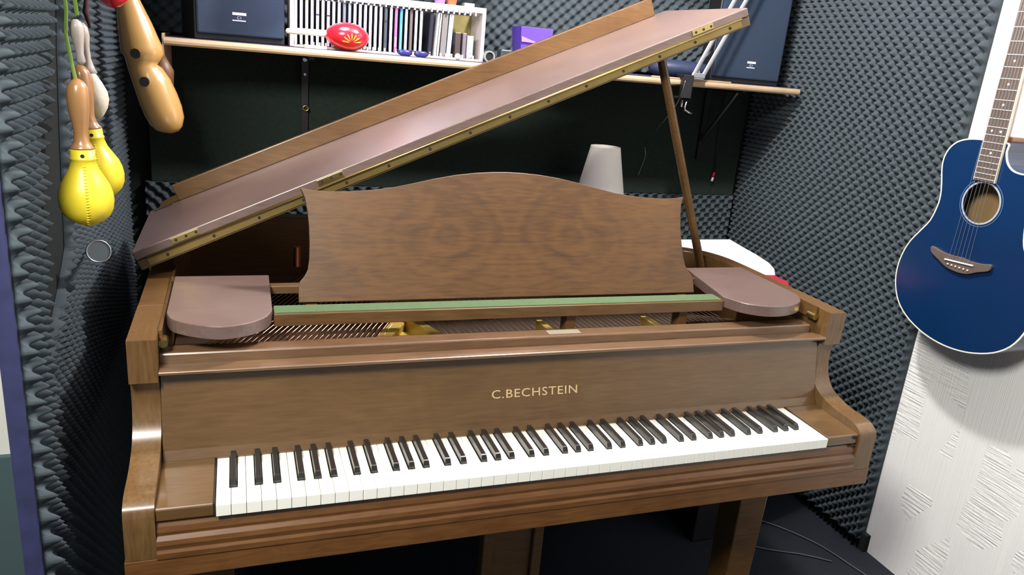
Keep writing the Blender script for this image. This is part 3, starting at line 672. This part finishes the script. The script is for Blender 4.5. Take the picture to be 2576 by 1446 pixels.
# objects on top of the rack
MB().tube([(0.612, 1.180, RZ1+0.0002), (0.612, 1.180, RZ1+0.022)], [0.014, 0.019], 20).build('egg_cup', LILAC, smooth=True, auto=40, label='small lilac plastic cup on top of the CD rack', cat='cup')
MB().tube([(0.648, 1.185, RZ1+0.0002), (0.648, 1.185, RZ1+0.034)], [0.014, 0.020], 20).build('clay_pot', TERRA, smooth=True, auto=40, label='small terracotta pot on top of the CD rack', cat='pot')
MB().box(0.684, 0.716, 1.17, 1.20, RZ1+0.0002, RZ1+0.010).build('eraser', plain('grey_block', (.28, .30, .30), 0.6), bevel=0.002, label='small grey block on the right end of the rack top', cat='block')
# black gadget and grey box between rack and purple tub
MB().box(0.805, 0.842, 1.16, 1.20, 0.6927, 0.735).build('gadget', plain('smoky_gadget', (.035, .05, .055), 0.3), bevel=0.004, label='small dark plastic box left of the purple tub', cat='box')
MB().tube([(0.790, 1.135, 0.697), (0.815, 1.132, 0.698), (0.850, 1.138, 0.697)], 0.0040, 8).build('cable_coil', BLACKP, smooth=True, label='short black cable lying on the shelf before the dark box', cat='cable')
# purple tub
tub = thing('plastic_tub', (0.905, 1.18, 0.693), 'purple square plastic tub on the shelf behind the piano lid', 'tub')
def tubm(bx0, bx1, by0, by1, z0, tx, z1, th):
    m = MB()
    o_b = [(bx0, by0, z0), (bx1, by0, z0), (bx1, by1, z0), (bx0, by1, z0)]; o_t = [(bx0-tx, by0-tx, z1), (bx1+tx, by0-tx, z1), (bx1+tx, by1+tx, z1), (bx0-tx, by1+tx, z1)]
    i_t = [(bx0-tx+th, by0-tx+th, z1), (bx1+tx-th, by0-tx+th, z1), (bx1+tx-th, by1+tx-th, z1), (bx0-tx+th, by1+tx-th, z1)]; i_b = [(bx0+th, by0+th, z0+th), (bx1-th, by0+th, z0+th), (bx1-th, by1-th, z0+th), (bx0+th, by1-th, z0+th)]
    m.v = [Vector(p) for p in o_b+o_t+i_t+i_b]
    m.f = [(3, 2, 1, 0)]+[(i, (i+1) % 4, 4+(i+1) % 4, 4+i) for i in range(4)]+[(4+i, 4+(i+1) % 4, 8+(i+1) % 4, 8+i) for i in range(4)]+[(8+i, 8+(i+1) % 4, 12+(i+1) % 4, 12+i) for i in range(4)]+[(12, 13, 14, 15)]
    return m
tubm(0.868, 0.955, 1.155, 1.225, 0.6927, 0.009, 0.806, 0.002).build('body', PURPLE, tub, bevel=0.004)
MB().hexa([(0.863, 1.1430, 0.762), (0.868, 1.1430, 0.762), (0.868, 1.1455, 0.762), (0.863, 1.1455, 0.762), (0.861, 1.1425, 0.778), (0.925, 1.1432, 0.760), (0.925, 1.1450, 0.760), (0.861, 1.1450, 0.778)]).build('print', LILAC, tub)
MB().box(0.975, 1.010, 1.17, 1.20, 0.6927, 0.770).build('carton', WHITEP, bevel=0.001, label='small white carton right of the purple tub', cat='carton')
# folded dark blue case near the lamp clamp
MB().tube([(1.340, 1.20, 0.7230), (1.365, 1.20, 0.7235), (1.50, 1.20, 0.7225), (1.545, 1.20, 0.7210), (1.56, 1.20, 0.7200)], [(0.010, 0.012), (0.040, 0.028), (0.040, 0.028), (0.038, 0.026), (0.012, 0.012)], 18).build('padded_bag', plain('blue_grey_nylon', (.028, .04, .085), 0.4, noise=0.3, nscale=25), smooth=True, label='dark blue padded bag on the shelf behind the lamp arm', cat='bag')
MB().box(1.44, 1.50, 1.115, 1.135, 0.6927, 0.6995).build('steel_strip', STEEL, bevel=0.001, label='shiny metal bar lying at the foot of the lamp arm', cat='metal bar')
MB().box(1.30, 1.60, 1.1045, 1.1110, 0.6915, 0.6965).build('pine_strip', W_PALE, label='thin pine batten lying along the shelf front below the lamp', cat='batten')

# anglepoise lamp clamped to the shelf; its head hangs above the piano
lamp = thing('anglepoise_lamp', (1.435, 1.085, 0.68), 'silver anglepoise lamp clamped to the shelf, double arms rising out of view', 'lamp')
m = MB(); m.box(1.400, 1.438, 1.075, 1.094, 0.628, 0.705); m.box(1.400, 1.438, 1.075, 1.125, 0.6985, 0.708); m.box(1.400, 1.438, 1.075, 1.125, 0.628, 0.638)
m.build('clamp', BLACKP, lamp, bevel=0.003)
m = MB(); m.tube([(1.430, 1.083, 0.640), (1.424, 1.083, 0.605), (1.423, 1.080, 0.596), (1.447, 1.072, 0.588)], 0.0035, 8); m.tube([(1.424, 1.105, 0.605), (1.424, 1.105, 0.664)], 0.0045, 10)
m.build('clamp_screw', STEEL, lamp, smooth=True)
j1 = [(1.610, 1.085, 1.08), (1.650, 1.085, 1.07)]
for a, b in (((1.437, 1.085, 0.700), j1[0]), ((1.478, 1.085, 0.712), j1[1])):
    MB().tube([a, b], [(0.0075, 0.004)]*2, 8).build('lower_arm', ALU, lamp)
MB().tube([(1.462, 1.089, 0.708), (1.458, 1.088, 0.740), (1.472, 1.086, 0.765), (1.490, 1.086, 0.785)], 0.003, 8).build('spring', STEEL, lamp, smooth=True)
MB().box(1.438, 1.482, 1.080, 1.094, 0.700, 0.716).build('arm_joint', ALU, lamp, bevel=0.002)
for a, b in ((j1[0], (0.87, 1.0, 1.31)), (j1[1], (0.87, 1.0, 1.35))):
    MB().tube([a, b], [(0.0075, 0.004)]*2, 8).build('upper_arm', ALU, lamp)
m = MB(); pr_ = [(0.045, 1.305), (0.062, 1.28), (0.080, 1.22), (0.090, 1.165)]; N = 28
for r, z in pr_+[(r-0.002, z-0.001) for r, z in pr_[::-1]]:
    for j in range(N): m.v.append(Vector((0.80+r*math.cos(2*math.pi*j/N), 0.98+r*math.sin(2*math.pi*j/N), z)))
for i in range(7):
    for j in range(N): a = i*N+j; b = i*N+(j+1) % N; m.f.append((a, b, b+N, a+N))
m.build('shade', ALU, lamp, smooth=True)
MB().tube([(0.80, 0.98, 1.300), (0.80, 0.98, 1.35)], [0.046, 0.030], 20).build('shade_cap', ALU, lamp, smooth=True)
pn = thing('added_sheen_lamp', (0.30, 0.99, 1.20), 'added unseen pendant lamp giving lilac sheen above the shelf end of the piano', 'lamp')  # fitting added out of view to brighten the lid and shelf
m = MB(); N = 28; pp = [(0.018, 1.045), (0.040, 1.030), (0.062, 0.995), (0.072, 0.950)]
for r, z in pp+[(r-0.002, z-0.001) for r, z in pp[::-1]]:
    for j in range(N): m.v.append(Vector((0.30+r*math.cos(2*math.pi*j/N), 0.99+r*math.sin(2*math.pi*j/N), z)))
for i in range(7):
    for j in range(N): a = i*N+j; b = i*N+(j+1) % N; m.f.append((a, b, b+N, a+N))
m.build('shade', WHITEW, pn, smooth=True)
MB().tube([(0.30, 0.99, 1.035), (0.30, 0.99, 1.699)], 0.003, 8).build('cord', BLACKP, pn)
cl = thing('ceiling_light', (0.95, 0.46, 1.70), 'small round ceiling light above the piano', 'light')
MB().tube([(0.95, 0.46, 1.665), (0.95, 0.46, 1.699)], 0.09, 28).build('ceiling_rose', WHITEW, cl, smooth=True, auto=40)
MB().tube([(0.95, 0.46, 1.62), (0.95, 0.46, 1.6645)], 0.02, 16).build('bulb_holder', WHITEW, cl, smooth=True, auto=40)
# thin wires hanging from the clamp
MB().tube(smoothstep_curve([(1.405, 1.072, 0.690), (1.396, 1.085, 0.620), (1.402, 1.20, 0.52), (1.46, 1.37, 0.45), (1.470, 1.378, 0.40), (1.452, 1.38, 0.33)], 6), 0.0009, 6).build('thin_wire', STEEL, smooth=True, label='thin pale wire hanging below the shelf from the lamp clamp', cat='wire')
wr = thing('jack_lead', (1.778, 1.365, 0.31), 'black lead with red and white plug hanging on the back wall under the shelf', 'cable')
MB().tube([(1.768, 1.378, 0.668), (1.772, 1.377, 0.50), (1.779, 1.376, 0.355)], 0.0025, 8).build('lead', BLACKP, wr, smooth=True)
MB().tube([(1.779, 1.376, 0.354), (1.777, 1.376, 0.334)], 0.0055, 10).build('plug', REDP, wr, smooth=True)
MB().tube([(1.777, 1.376, 0.333), (1.774, 1.376, 0.318)], 0.0045, 10).build('plug_tip', WHITEP, wr, smooth=True)

# ---------------------------------------------------------------- lamp standing behind the piano
tl = thing('standard_lamp', (1.20, 1.24, -0.72), 'standard lamp with white tapered shade standing behind the piano', 'lamp')
m = MB(); N = 40; cxx, cyy = 1.222, 1.215
sh = [(0.095, 0.225), (0.0505, 0.4515), (0.0490, 0.4515), (0.0935, 0.225)]
for r, z in sh:
    for j in range(N): m.v.append(Vector((cxx+r*math.cos(2*math.pi*j/N), cyy+r*math.sin(2*math.pi*j/N), z)))
for i in range(4):
    for j in range(N): a = i*N+j; b = i*N+(j+1) % N; c2 = ((i+1) % 4)*N; m.f.append((a, b, c2+(j+1) % N, c2+j))
m.build('lamp_shade', SHADE, tl, smooth=True, auto=50)
MB().tube([(cxx, cyy, -0.70), (cxx, cyy, 0.30)], 0.010, 14).build('pole', BLACKP, tl, smooth=True)
MB().tube([(cxx, cyy, -0.7195), (cxx, cyy, -0.700)], 0.12, 28).build('base', BLACKP, tl, smooth=True, auto=40)
MB().tube([(cxx, cyy, 0.30), (cxx, cyy, 0.34), (cxx, cyy, 0.38), (cxx, cyy, 0.40)], [0.014, 0.028, 0.022, 0.004], 16).build('bulb', WHITEP, tl, smooth=True)

# ---------------------------------------------------------------- flight case with paper beside the bent side
bx = thing('flight_case', (1.50, 0.9, -0.72), 'tall case with crimson top and black edges standing right of the piano', 'case')
MB().prism([(1.395, 0.80), (1.395, 0.610), (1.585, 0.610), (1.622, 0.655), (1.622, 1.138), (1.395, 1.138)][::-1], 'z', -0.72, 0.118).build('body', BLACKP, bx, bevel=0.004)
MB().prism([(1.400, 0.80), (1.400, 0.616), (1.580, 0.616), (1.614, 0.660), (1.614, 1.130), (1.400, 1.130)][::-1], 'z', 0.1185, 0.139).build('lid', REDF, bx, bevel=0.006)
MB().prism([(1.385, 0.742), (1.610, 0.724), (1.650, 0.780), (1.683, 0.852), (1.706, 0.950), (1.722, 1.05), (1.742, 1.157), (1.385, 1.150)], 'z', 0.1395, 0.1425).build('paper_sheet', WHITEP, label='large white card lying on the crimson case right of the piano', cat='card')

# ---------------------------------------------------------------- guitar on the right wall
GX = 1.80; GY = 0.250
gt = thing('acoustic_guitar', (1.85, GY, 0.09), 'blue cutaway acoustic guitar with cream binding hanging on the white wall', 'guitar')
left = [(0.0, 0.0860), (0.045, 0.0895), (0.090, 0.1000), (0.138, 0.1210), (0.175, 0.1520), (0.198, 0.1950), (0.2055, 0.2400), (0.200, 0.2850), (0.185, 0.3250), (0.160, 0.3620), (0.138, 0.3950), (0.1270, 0.4350), (0.1255, 0.4650), (0.132, 0.4980),
        (0.1410, 0.5300), (0.1440, 0.5580), (0.136, 0.5860), (0.116, 0.6080), (0.085, 0.6200), (0.050, 0.6240), (0.030, 0.6240)]
right = [(-0.026, 0.6240), (-0.029, 0.6020), (-0.038, 0.5790), (-0.055, 0.5640), (-0.078, 0.5590), (-0.100, 0.5600), (-0.120, 0.5560), (-0.134, 0.5400), (-0.1380, 0.5150), (-0.133, 0.4900), (-0.1265, 0.4600), (-0.128, 0.4350), (-0.138, 0.3950), (-0.160, 0.3620), (-0.185, 0.3250),
         (-0.200, 0.2850), (-0.2055, 0.2400), (-0.198, 0.1950), (-0.175, 0.1520), (-0.138, 0.1210), (-0.090, 0.1000), (-0.045, 0.0895)]
ctr = [(p.x, p.y) for p in smoothstep_curve(left+right, 3, closed=True)]
HC, HR = (0.003, 0.4700), 0.0500
def ring_pts(r, n=48): return [(HC[0]+r*math.cos(2*math.pi*i/n), HC[1]+r*math.sin(2*math.pi*i/n)) for i in range(n)]
# top with a real sound hole: rays from the hole centre connect the ring and the outline
def top_plate(name, x_front, x_back, outline, mat, par, hole=HR, **k):
    n = len(outline); m = MB()
    ang = [math.atan2(b-HC[1], a-HC[0]) for a, b in outline]
    hole_p = [(HC[0]+hole*math.cos(a), HC[1]+hole*math.sin(a)) for a in ang]
    for x in (x_front, x_back):
        for a, b in outline: m.v.append(Vector((x, GY+a, b)))
        for a, b in hole_p: m.v.append(Vector((x, GY+a, b)))
    for i in range(n):
        j = (i+1) % n
        m.f += [(i, j, n+j, n+i), (2*n+j, 2*n+i, 3*n+i, 3*n+j), (j, i, 2*n+i, 2*n+j), (n+i, n+j, 3*n+j, 3*n+i)]
    return m.build(name, mat, par, **k)
def shrink(c, d):
    n_ = len(c); r = []
    for i in range(n_):
        a = Vector(c[i-1]); b = Vector(c[(i+1) % n_]); t = (b-a).normalized(); r.append((c[i][0]+t.y*d, c[i][1]-t.x*d))
    return r
area = sum(ctr[i][0]*ctr[(i+1) % len(ctr)][1]-ctr[(i+1) % len(ctr)][0]*ctr[i][1] for i in range(len(ctr)))
sgn = -1 if area > 0 else 1
inner = shrink(ctr, 0.0035*sgn)
top_plate('soundboard', GX, GX+0.003, inner, BLUEG, gt)
# sides, back, binding
m = MB(); n_ = len(ctr)
inn = shrink(ctr, 0.003*sgn)
for x in (GX+0.003, GX+0.088):
    for a, b in ctr: m.v.append(Vector((x, GY+a, b)))
    for a, b in inn: m.v.append(Vector((x, GY+a, b)))
for i in range(n_):
    j = (i+1) % n_; m.f += [(i, j, 2*n_+j, 2*n_+i), (n_+j, n_+i, 3*n_+i, 3*n_+j), (i, n_+i, n_+j, j), (2*n_+i, 2*n_+j, 3*n_+j, 3*n_+i)]
m.build('side', plain('dark_blue_side', (.01, .03, .08), 0.3, coat=0.5), gt)
MB().prism(ctr, 'x', GX+0.0885, GX+0.091, fn=lambda p, q, a: (a, GY+p, q)).build('back', TANIN, gt)
m = MB()
for x in (GX-0.0006, GX+0.0032):
    for a, b in ctr: m.v.append(Vector((x, GY+a, b)))
    for a, b in shrink(ctr, 0.0034*sgn): m.v.append(Vector((x, GY+a, b)))
for i in range(n_):
    j = (i+1) % n_; m.f += [(i, j, 2*n_+j, 2*n_+i), (n_+j, n_+i, 3*n_+i, 3*n_+j), (i, n_+i, n_+j, j), (2*n_+i, 2*n_+j, 3*n_+j, 3*n_+i)]
m.build('binding', BINDING, gt)
def annulus(r0, r1, x0_, x1_):
    m = MB(); N = 56
    for x in (x0_, x1_):
        for r in (r0, r1):
            for j in range(N): m.v.append(Vector((x, GY+HC[0]+r*math.cos(2*math.pi*j/N), HC[1]+r*math.sin(2*math.pi*j/N))))
    for j in range(N):
        k_ = (j+1) % N; m.f += [(j, k_, N+k_, N+j), (2*N+k_, 2*N+j, 3*N+j, 3*N+k_), (N+j, N+k_, 3*N+k_, 3*N+j), (k_, j, 2*N+j, 2*N+k_)]
    return m
annulus(0.0500, 0.0545, GX-0.0008, GX-0.0001).build('rosette', ROSE, gt)
annulus(0.0585, 0.0600, GX-0.0006, GX-0.0001).build('rosette_ring', plain('grey_blue_ring', (.10, .16, .26), .4), gt)
# label-coloured interior brace seen through the hole
MB().box(GX+0.070, GX+0.0880, GY-0.02, GY-0.012, 0.12, 0.60).build('back_brace', W_PALE, gt)
# neck and fretboard: leaning very slightly, tapering upwards
NB, NT = 0.524, 1.16
def nh(z): return 0.0285-(z-NB)*(0.0285-0.0225)/(NT-NB)
def ncy(z): return GY+0.006+(z-NB)*0.010
MB().hexa([(GX-0.008, ncy(NB)-nh(NB), NB), (GX-0.0012, ncy(NB)-nh(NB), NB), (GX-0.0012, ncy(NB)+nh(NB), NB), (GX-0.008, ncy(NB)+nh(NB), NB),
           (GX-0.008, ncy(NT)-nh(NT), NT), (GX-0.0012, ncy(NT)-nh(NT), NT), (GX-0.0012, ncy(NT)+nh(NT), NT), (GX-0.008, ncy(NT)+nh(NT), NT)]).build('fretboard', ROSEW, gt)
for s in (-1, 1):
    MB().hexa([(GX-0.0078, ncy(NB)+s*nh(NB)-0.0018*(s < 0), NB), (GX-0.0010, ncy(NB)+s*nh(NB)-0.0018*(s < 0), NB), (GX-0.0010, ncy(NB)+s*nh(NB)+0.0018*(s > 0), NB), (GX-0.0078, ncy(NB)+s*nh(NB)+0.0018*(s > 0), NB),
               (GX-0.0078, ncy(NT)+s*nh(NT)-0.0018*(s < 0), NT), (GX-0.0010, ncy(NT)+s*nh(NT)-0.0018*(s < 0), NT), (GX-0.0010, ncy(NT)+s*nh(NT)+0.0018*(s > 0), NT), (GX-0.0078, ncy(NT)+s*nh(NT)+0.0018*(s > 0), NT)]).build('neck_binding', BINDING, gt)
m = MB(); zz = 0.6242
m.hexa([(GX-0.0010, ncy(zz)-nh(zz), zz), (GX+0.024, ncy(zz)-nh(zz)*0.6, zz), (GX+0.024, ncy(zz)+nh(zz)*0.6, zz), (GX-0.0010, ncy(zz)+nh(zz), zz),
        (GX-0.0010, ncy(NT)-nh(NT), NT), (GX+0.018, ncy(NT)-nh(NT)*0.6, NT), (GX+0.018, ncy(NT)+nh(NT)*0.6, NT), (GX-0.0010, ncy(NT)+nh(NT), NT)])
m.box(GX+0.024, GX+0.070, GY-0.015, GY+0.026, 0.6242, 0.637)
m.build('neck', plain('neck_wood', (.26, .12, .05), 0.35, coat=0.4), gt, bevel=0.003)
sc_ = 0.645; nut = 0.307+sc_+0.008
frz = [nut-sc_*(1-2**(-k/12)) for k in range(1, 23)]
for z in frz:
    if z > NT-0.005 or z < NB+0.003: continue
    MB().box(GX-0.0092, GX-0.0081, ncy(z)-nh(z)+0.0004, ncy(z)+nh(z)-0.0004, z-0.0010, z+0.0010).build('fret', FRET, gt)
for k in (5, 7, 9, 12, 15):
    z = (frz[k-1]+frz[k-2])/2
    for dy in ((0,) if k != 12 else (-0.012, 0.012)):
        MB().tube([(GX-0.0081, ncy(z)+dy, z), (GX-0.0086, ncy(z)+dy, z)], 0.003, 12).build('inlay_dot', PEARL, gt)
MB().box(GX-0.009, GX+0.004, ncy(nut)-0.022, ncy(nut)+0.022, nut, nut+0.005).build('nut', IVORY, gt)
MB().hexa([(GX-0.006, ncy(NT)-0.026, NT+0.0005), (GX+0.010, ncy(NT)-0.026, NT+0.0005), (GX+0.010, ncy(NT)+0.026, NT+0.0005), (GX-0.006, ncy(NT)+0.026, NT+0.0005),
           (GX+0.004, ncy(NT)-0.040, NT+0.17), (GX+0.018, ncy(NT)-0.040, NT+0.17), (GX+0.018, ncy(NT)+0.040, NT+0.17), (GX+0.004, ncy(NT)+0.040, NT+0.17)]).build('headstock', ROSEW, gt, bevel=0.003)
br = [(0.093, 0.344), (0.060, 0.338), (0.030, 0.336), (0.0, 0.338), (-0.030, 0.336), (-0.060, 0.338), (-0.086, 0.343), (-0.084, 0.326), (-0.055, 0.314), (-0.030, 0.302), (0.000, 0.298), (0.035, 0.302), (0.062, 0.314), (0.090, 0.328)]
brd = MB().prism([(p.x, p.y) for p in smoothstep_curve([(a, b-0.012) for a, b in br], 3, closed=True)], 'x', GX-0.009, GX-0.0003, fn=lambda p, q, a: (a, GY+0.012+p, q)).build('bridge', ROSEW, gt, bevel=0.0015)
MB().hexa([(GX-0.0125, GY+0.012+0.042, 0.3085), (GX-0.0091, GY+0.012+0.042, 0.3085), (GX-0.0091, GY+0.012-0.042, 0.3145), (GX-0.0125, GY+0.012-0.042, 0.3145)][::-1]+
          [(GX-0.0125, GY+0.012+0.042, 0.3115), (GX-0.0091, GY+0.012+0.042, 0.3115), (GX-0.0091, GY+0.012-0.042, 0.3175), (GX-0.0125, GY+0.012-0.042, 0.3175)][::-1]).build('saddle', IVORY, brd)
for k in range(6):
    dy = -0.030+k*0.012
    MB().tube([(GX-0.0091, GY+0.012+dy, 0.300), (GX-0.0118, GY+0.012+dy, 0.300)], 0.0022, 8).build('bridge_pin', IVORY, brd, smooth=True)
for k in range(6):
    t = (k-2.5)/2.5
    MB().tube([(GX-0.0127, GY+0.012+t*0.029, 0.315), (GX-0.0105, ncy(nut)+t*0.018, nut+0.004)], 0.0005, 5).build('string', plain('dull_string', (.20, .21, .24), .4, .5) if k == 0 else bpy.data.materials['dull_string'], gt)
MB().box(GX+0.05, XR-0.0005, GY-0.01, GY+0.02, 1.20, 1.225).build('wall_hanger', BLACKP, label='black wall hanger above the blue guitar neck', cat='hanger')

# ---------------------------------------------------------------- instruments hanging at the left
def lathe_tube(pairs, top, n=28, lean=(0, 0)):
    # pairs (dz, r) measured from the top point downwards
    return MB().tube([(top[0]+lean[0]*dz, top[1]+lean[1]*dz, top[2]-dz) for dz, r in pairs], [r for dz, r in pairs], n)
def yellow_maraca(top, k, label, lean):
    t = thing('maraca', top, label, 'maraca', 'yellow maracas hanging on the left wall')
    h = [(0, 0.003), (0.004, 0.010), (0.014, 0.0155), (0.030, 0.0175), (0.050, 0.0165), (0.070, 0.0130), (0.088, 0.0105), (0.100, 0.0115), (0.108, 0.0155), (0.111, 0.0185), (0.113, 0.0185)]
    lathe_tube([(a*k, b*k) for a, b in h], top, lean=lean).build('handle', W_HAND, t, smooth=True)
    hd_ = [(0.1135, 0.0185), (0.128, 0.0185), (0.129, 0.0198), (0.1325, 0.0198), (0.134, 0.0185), (0.150, 0.0225), (0.165, 0.0300), (0.180, 0.0375), (0.195, 0.0415), (0.210, 0.0425), (0.225, 0.0405), (0.238, 0.0350), (0.248, 0.0260), (0.255, 0.0140), (0.2575, 0.003)]
    hd_ = [(0.1135+(a-0.1135)*0.90, b) for a, b in hd_]
    H_ = lathe_tube([(a*k, b*k) for a, b in hd_], top, 32, lean=lean).build('head', YELLOW, t, smooth=True)
    z = 0.123*k
    MB().tube([(top[0]+lean[0]*z+0.002, top[1]+lean[1]*z-0.0183*k, top[2]-z), (top[0]+lean[0]*z+0.002, top[1]+lean[1]*z-0.0188*k, top[2]-z)], 0.0032*k, 12).build('rivet', DARK, H_)
    m = MB()
    for i in range(22):
        f = 0.140+i*0.0048; q = 0.1135+(f-0.1135)
        r = None
        for (a, b), (c, d) in zip(hd_, hd_[1:]):
            if a <= q <= c: r = b+(d-b)*(q-a)/(c-a)
        if r is None: continue
        zq = q*k; an = math.radians(-80); rr_ = r*k+0.0001
        c0 = (top[0]+lean[0]*zq+rr_*math.cos(an), top[1]+lean[1]*zq+rr_*math.sin(an), top[2]-zq)
        m.tube([(c0[0]-0.0035, c0[1]+0.0006, c0[2]), (c0[0], c0[1]-0.0006, c0[2]-0.0006), (c0[0]+0.0035, c0[1]+0.0006, c0[2])], [0.0003, 0.0011, 0.0003], 6)
    m.build('stitching', YELLOW, H_, smooth=True)
    return t
yellow_maraca((-0.190, 0.250, 0.634), 0.965, 'yellow maraca with brown handle, the nearer one hanging on the left wall', (0.0, 0.0))
yellow_maraca((-0.202, 0.350, 0.650), 0.93, 'yellow maraca half hidden behind the nearer one on the left wall', (0.10, 0.0))
# pale carved shaker and pale wooden spoon-like clappers tied above
ps = thing('carved_shaker', (-0.177, 0.40, 0.60), 'pale carved wooden shaker hanging behind the maraca handles', 'shaker')
lathe_tube([(0, 0.002), (0.006, 0.008), (0.02, 0.015), (0.036, 0.021), (0.050, 0.0215), (0.064, 0.017), (0.076, 0.009), (0.082, 0.003)], (-0.196, 0.42, 0.636), 24, lean=(0.10, 0)).build('body', PALEW, ps, smooth=True)
lathe_tube([(0, 0.004), (0.008, 0.009), (0.022, 0.0098), (0.040, 0.0065), (0.060, 0.0055), (0.075, 0.0085), (0.084, 0.012), (0.087, 0.004)], (-0.206, 0.425, 0.716), 16, lean=(0.10, 0)).build('handle', GREYW, ps, smooth=True)
sp = thing('wooden_clapper', (-0.188, 0.30, 0.72), 'pale smooth wooden clapper hanging above the yellow maracas', 'clapper')
lathe_tube([(0, 0.003), (0.004, 0.008), (0.012, 0.0105), (0.024, 0.0100), (0.038, 0.0075), (0.052, 0.0055), (0.064, 0.0070), (0.070, 0.003)], (-0.194, 0.30, 0.722), 20, lean=(0.06, 0)).build('body', GREYW, sp, smooth=True)
rb_ = thing('ribbon', (-0.20, 0.28, 0.80), 'lime green ribbon the maracas hang from on the left wall', 'ribbon')
MB().tube([(-0.215, 0.285, 0.98), (-0.206, 0.283, 0.80), (-0.202, 0.280, 0.735), (-0.205, 0.278, 0.70), (-0.199, 0.272, 0.655), (-0.194, 0.262, 0.632)], [(0.0028, 0.001)]*6, 8).build('strand', GREENC, rb_)
MB().tube([(-0.215, 0.287, 0.98), (-0.195, 0.290, 0.80), (-0.190, 0.296, 0.728)], [(0.003, 0.001)]*3, 8).build('strand', GREENC, rb_)
# hook rail the hanging instruments are tied to (just above the view)
MB().tube([(-0.279, 0.285, 0.98), (-0.205, 0.285, 0.98), (-0.200, 0.285, 0.995)], 0.003, 8).build('wall_hook', STEEL, smooth=True, label='steel hook in the left wall holding the green ribbon', cat='hook')

# guiro: long curved gourd with two finger holes
gu = thing('guiro', (-0.15, 0.93, 0.60), 'varnished gourd guiro with two round holes hanging before the shelf end', 'guiro')
sec = [((-0.200, 0.90), 0.012), ((-0.198, 0.86), 0.020), ((-0.1935, 0.80), 0.0250), ((-0.1880, 0.768), 0.0275), ((-0.1765, 0.715), 0.0405), ((-0.1655, 0.664), 0.0495), ((-0.1625, 0.652), 0.0505), ((-0.1650, 0.638), 0.0405), ((-0.1645, 0.620), 0.0355), ((-0.1560, 0.604), 0.0410),
       ((-0.1445, 0.580), 0.0460), ((-0.1335, 0.548), 0.0485), ((-0.1240, 0.520), 0.0480), ((-0.1165, 0.496), 0.0440), ((-0.1120, 0.478), 0.0330), ((-0.1110, 0.470), 0.0220), ((-0.1108, 0.466), 0.006)]
gb = MB().tube([(x, 0.95, z) for (x, z), r in sec], [(r*0.93, r*0.93) for _, r in sec], 36).build('body', W_GOURD, gu, smooth=True)
MB().tube([(-0.128, 0.985, 0.650), (-0.122, 0.990, 0.610), (-0.112, 0.985, 0.570)], [0.010, 0.024, 0.012], 20).build('mouth_lining', plain('dark_gourd_inside', (.10, .045, .015), .5), gb, smooth=True)
for hx, hz in ((-0.1745, 0.6520), (-0.1590, 0.5890)):
    rr_ = 0.047 if hz > 0.6 else 0.042
    cxh = -0.1628 if hz > 0.6 else -0.1500
    dy = math.sqrt(rr_**2-(hx-cxh)**2)
    nn_ = Vector((hx-cxh, -dy, 0)).normalized(); pp_ = Vector((cxh, 0.95, hz))+nn_*rr_
    MB().tube([pp_-nn_*0.006, pp_+nn_*0.0012], 0.0112, 24).build('finger_hole', DARK, gb)
MB().tube([(-0.200, 0.95, 0.895), (-0.198, 0.95, 1.70)], 0.0015, 6).build('hanging_string', DARK, gu)
# red maraca and dark tassel hanging higher up, just entering the view
rm = thing('maraca', (-0.21, 0.80, 0.85), 'red maraca hanging at the top left, only its bottom in view', 'maraca')
lathe_tube([(0, 0.006), (0.10, 0.008), (0.11, 0.012), (0.13, 0.030), (0.155, 0.036), (0.175, 0.030), (0.190, 0.014), (0.193, 0.002)], (-0.190, 0.70, 0.940), 24).build('head', REDP, rm, smooth=True)
MB().tube([(-0.228, 0.62, 0.86), (-0.224, 0.62, 0.76), (-0.227, 0.618, 0.735), (-0.222, 0.62, 0.705)], [0.003, 0.004, 0.006, 0.002], 8).build('tassel', plain('maroon_cord', (.05, .015, .015), .8), smooth=True, label='dark maroon tassel hanging against the left wall foam', cat='tassel')
# steel round tin lid hooked on the left wall
dsc = thing('metal_disc', (-0.2, 0.44, 0.30), 'round steel disc fixed on the left wall below the maracas', 'disc')
dc = Vector((-0.210, 0.440, 0.302)); dd = Vector((0.30, -0.90, 0.25)).normalized()
MB().tube([dc, dc+dd*0.010], 0.0205, 32).build('face', plain('brushed_disc', (.20, .23, .25), .35, .7), dsc, smooth=True, auto=40)
m = MB(); a1 = dd.cross(Vector((0, 0, 1))).normalized(); a2 = dd.cross(a1)
m.tube([dc+dd*0.010+a1*(0.0205*math.cos(t*math.pi/16))+a2*(0.0205*math.sin(t*math.pi/16)) for t in range(33)], 0.0017, 8, caps=False); m.build('rim', STEEL, dsc, smooth=True)
MB().tube([dc, (-0.2480, 0.590, 0.266)], 0.004, 10).build('stem', STEEL, dsc, smooth=True)

# floor cables
for k, (pts, lb_) in enumerate((([(1.55, 0.75, -0.716), (1.70, 0.66, -0.716), (1.80, 0.52, -0.716), (1.84, 0.38, -0.716), (1.86, 0.28, -0.716)], 'thin grey cable on the floor along the right wall'),
                      ([(1.50, 0.60, -0.716), (1.62, 0.52, -0.716), (1.72, 0.47, -0.716), (1.79, 0.42, -0.716)], 'second thin grey cable lying on the floor nearer the piano leg'))):
    MB().tube(smoothstep_curve(pts, 6), 0.0025, 6).build('cable', plain('grey_cable', (.08, .085, .10), .5), smooth=True, label=lb_, cat='cable', group='floor cables')
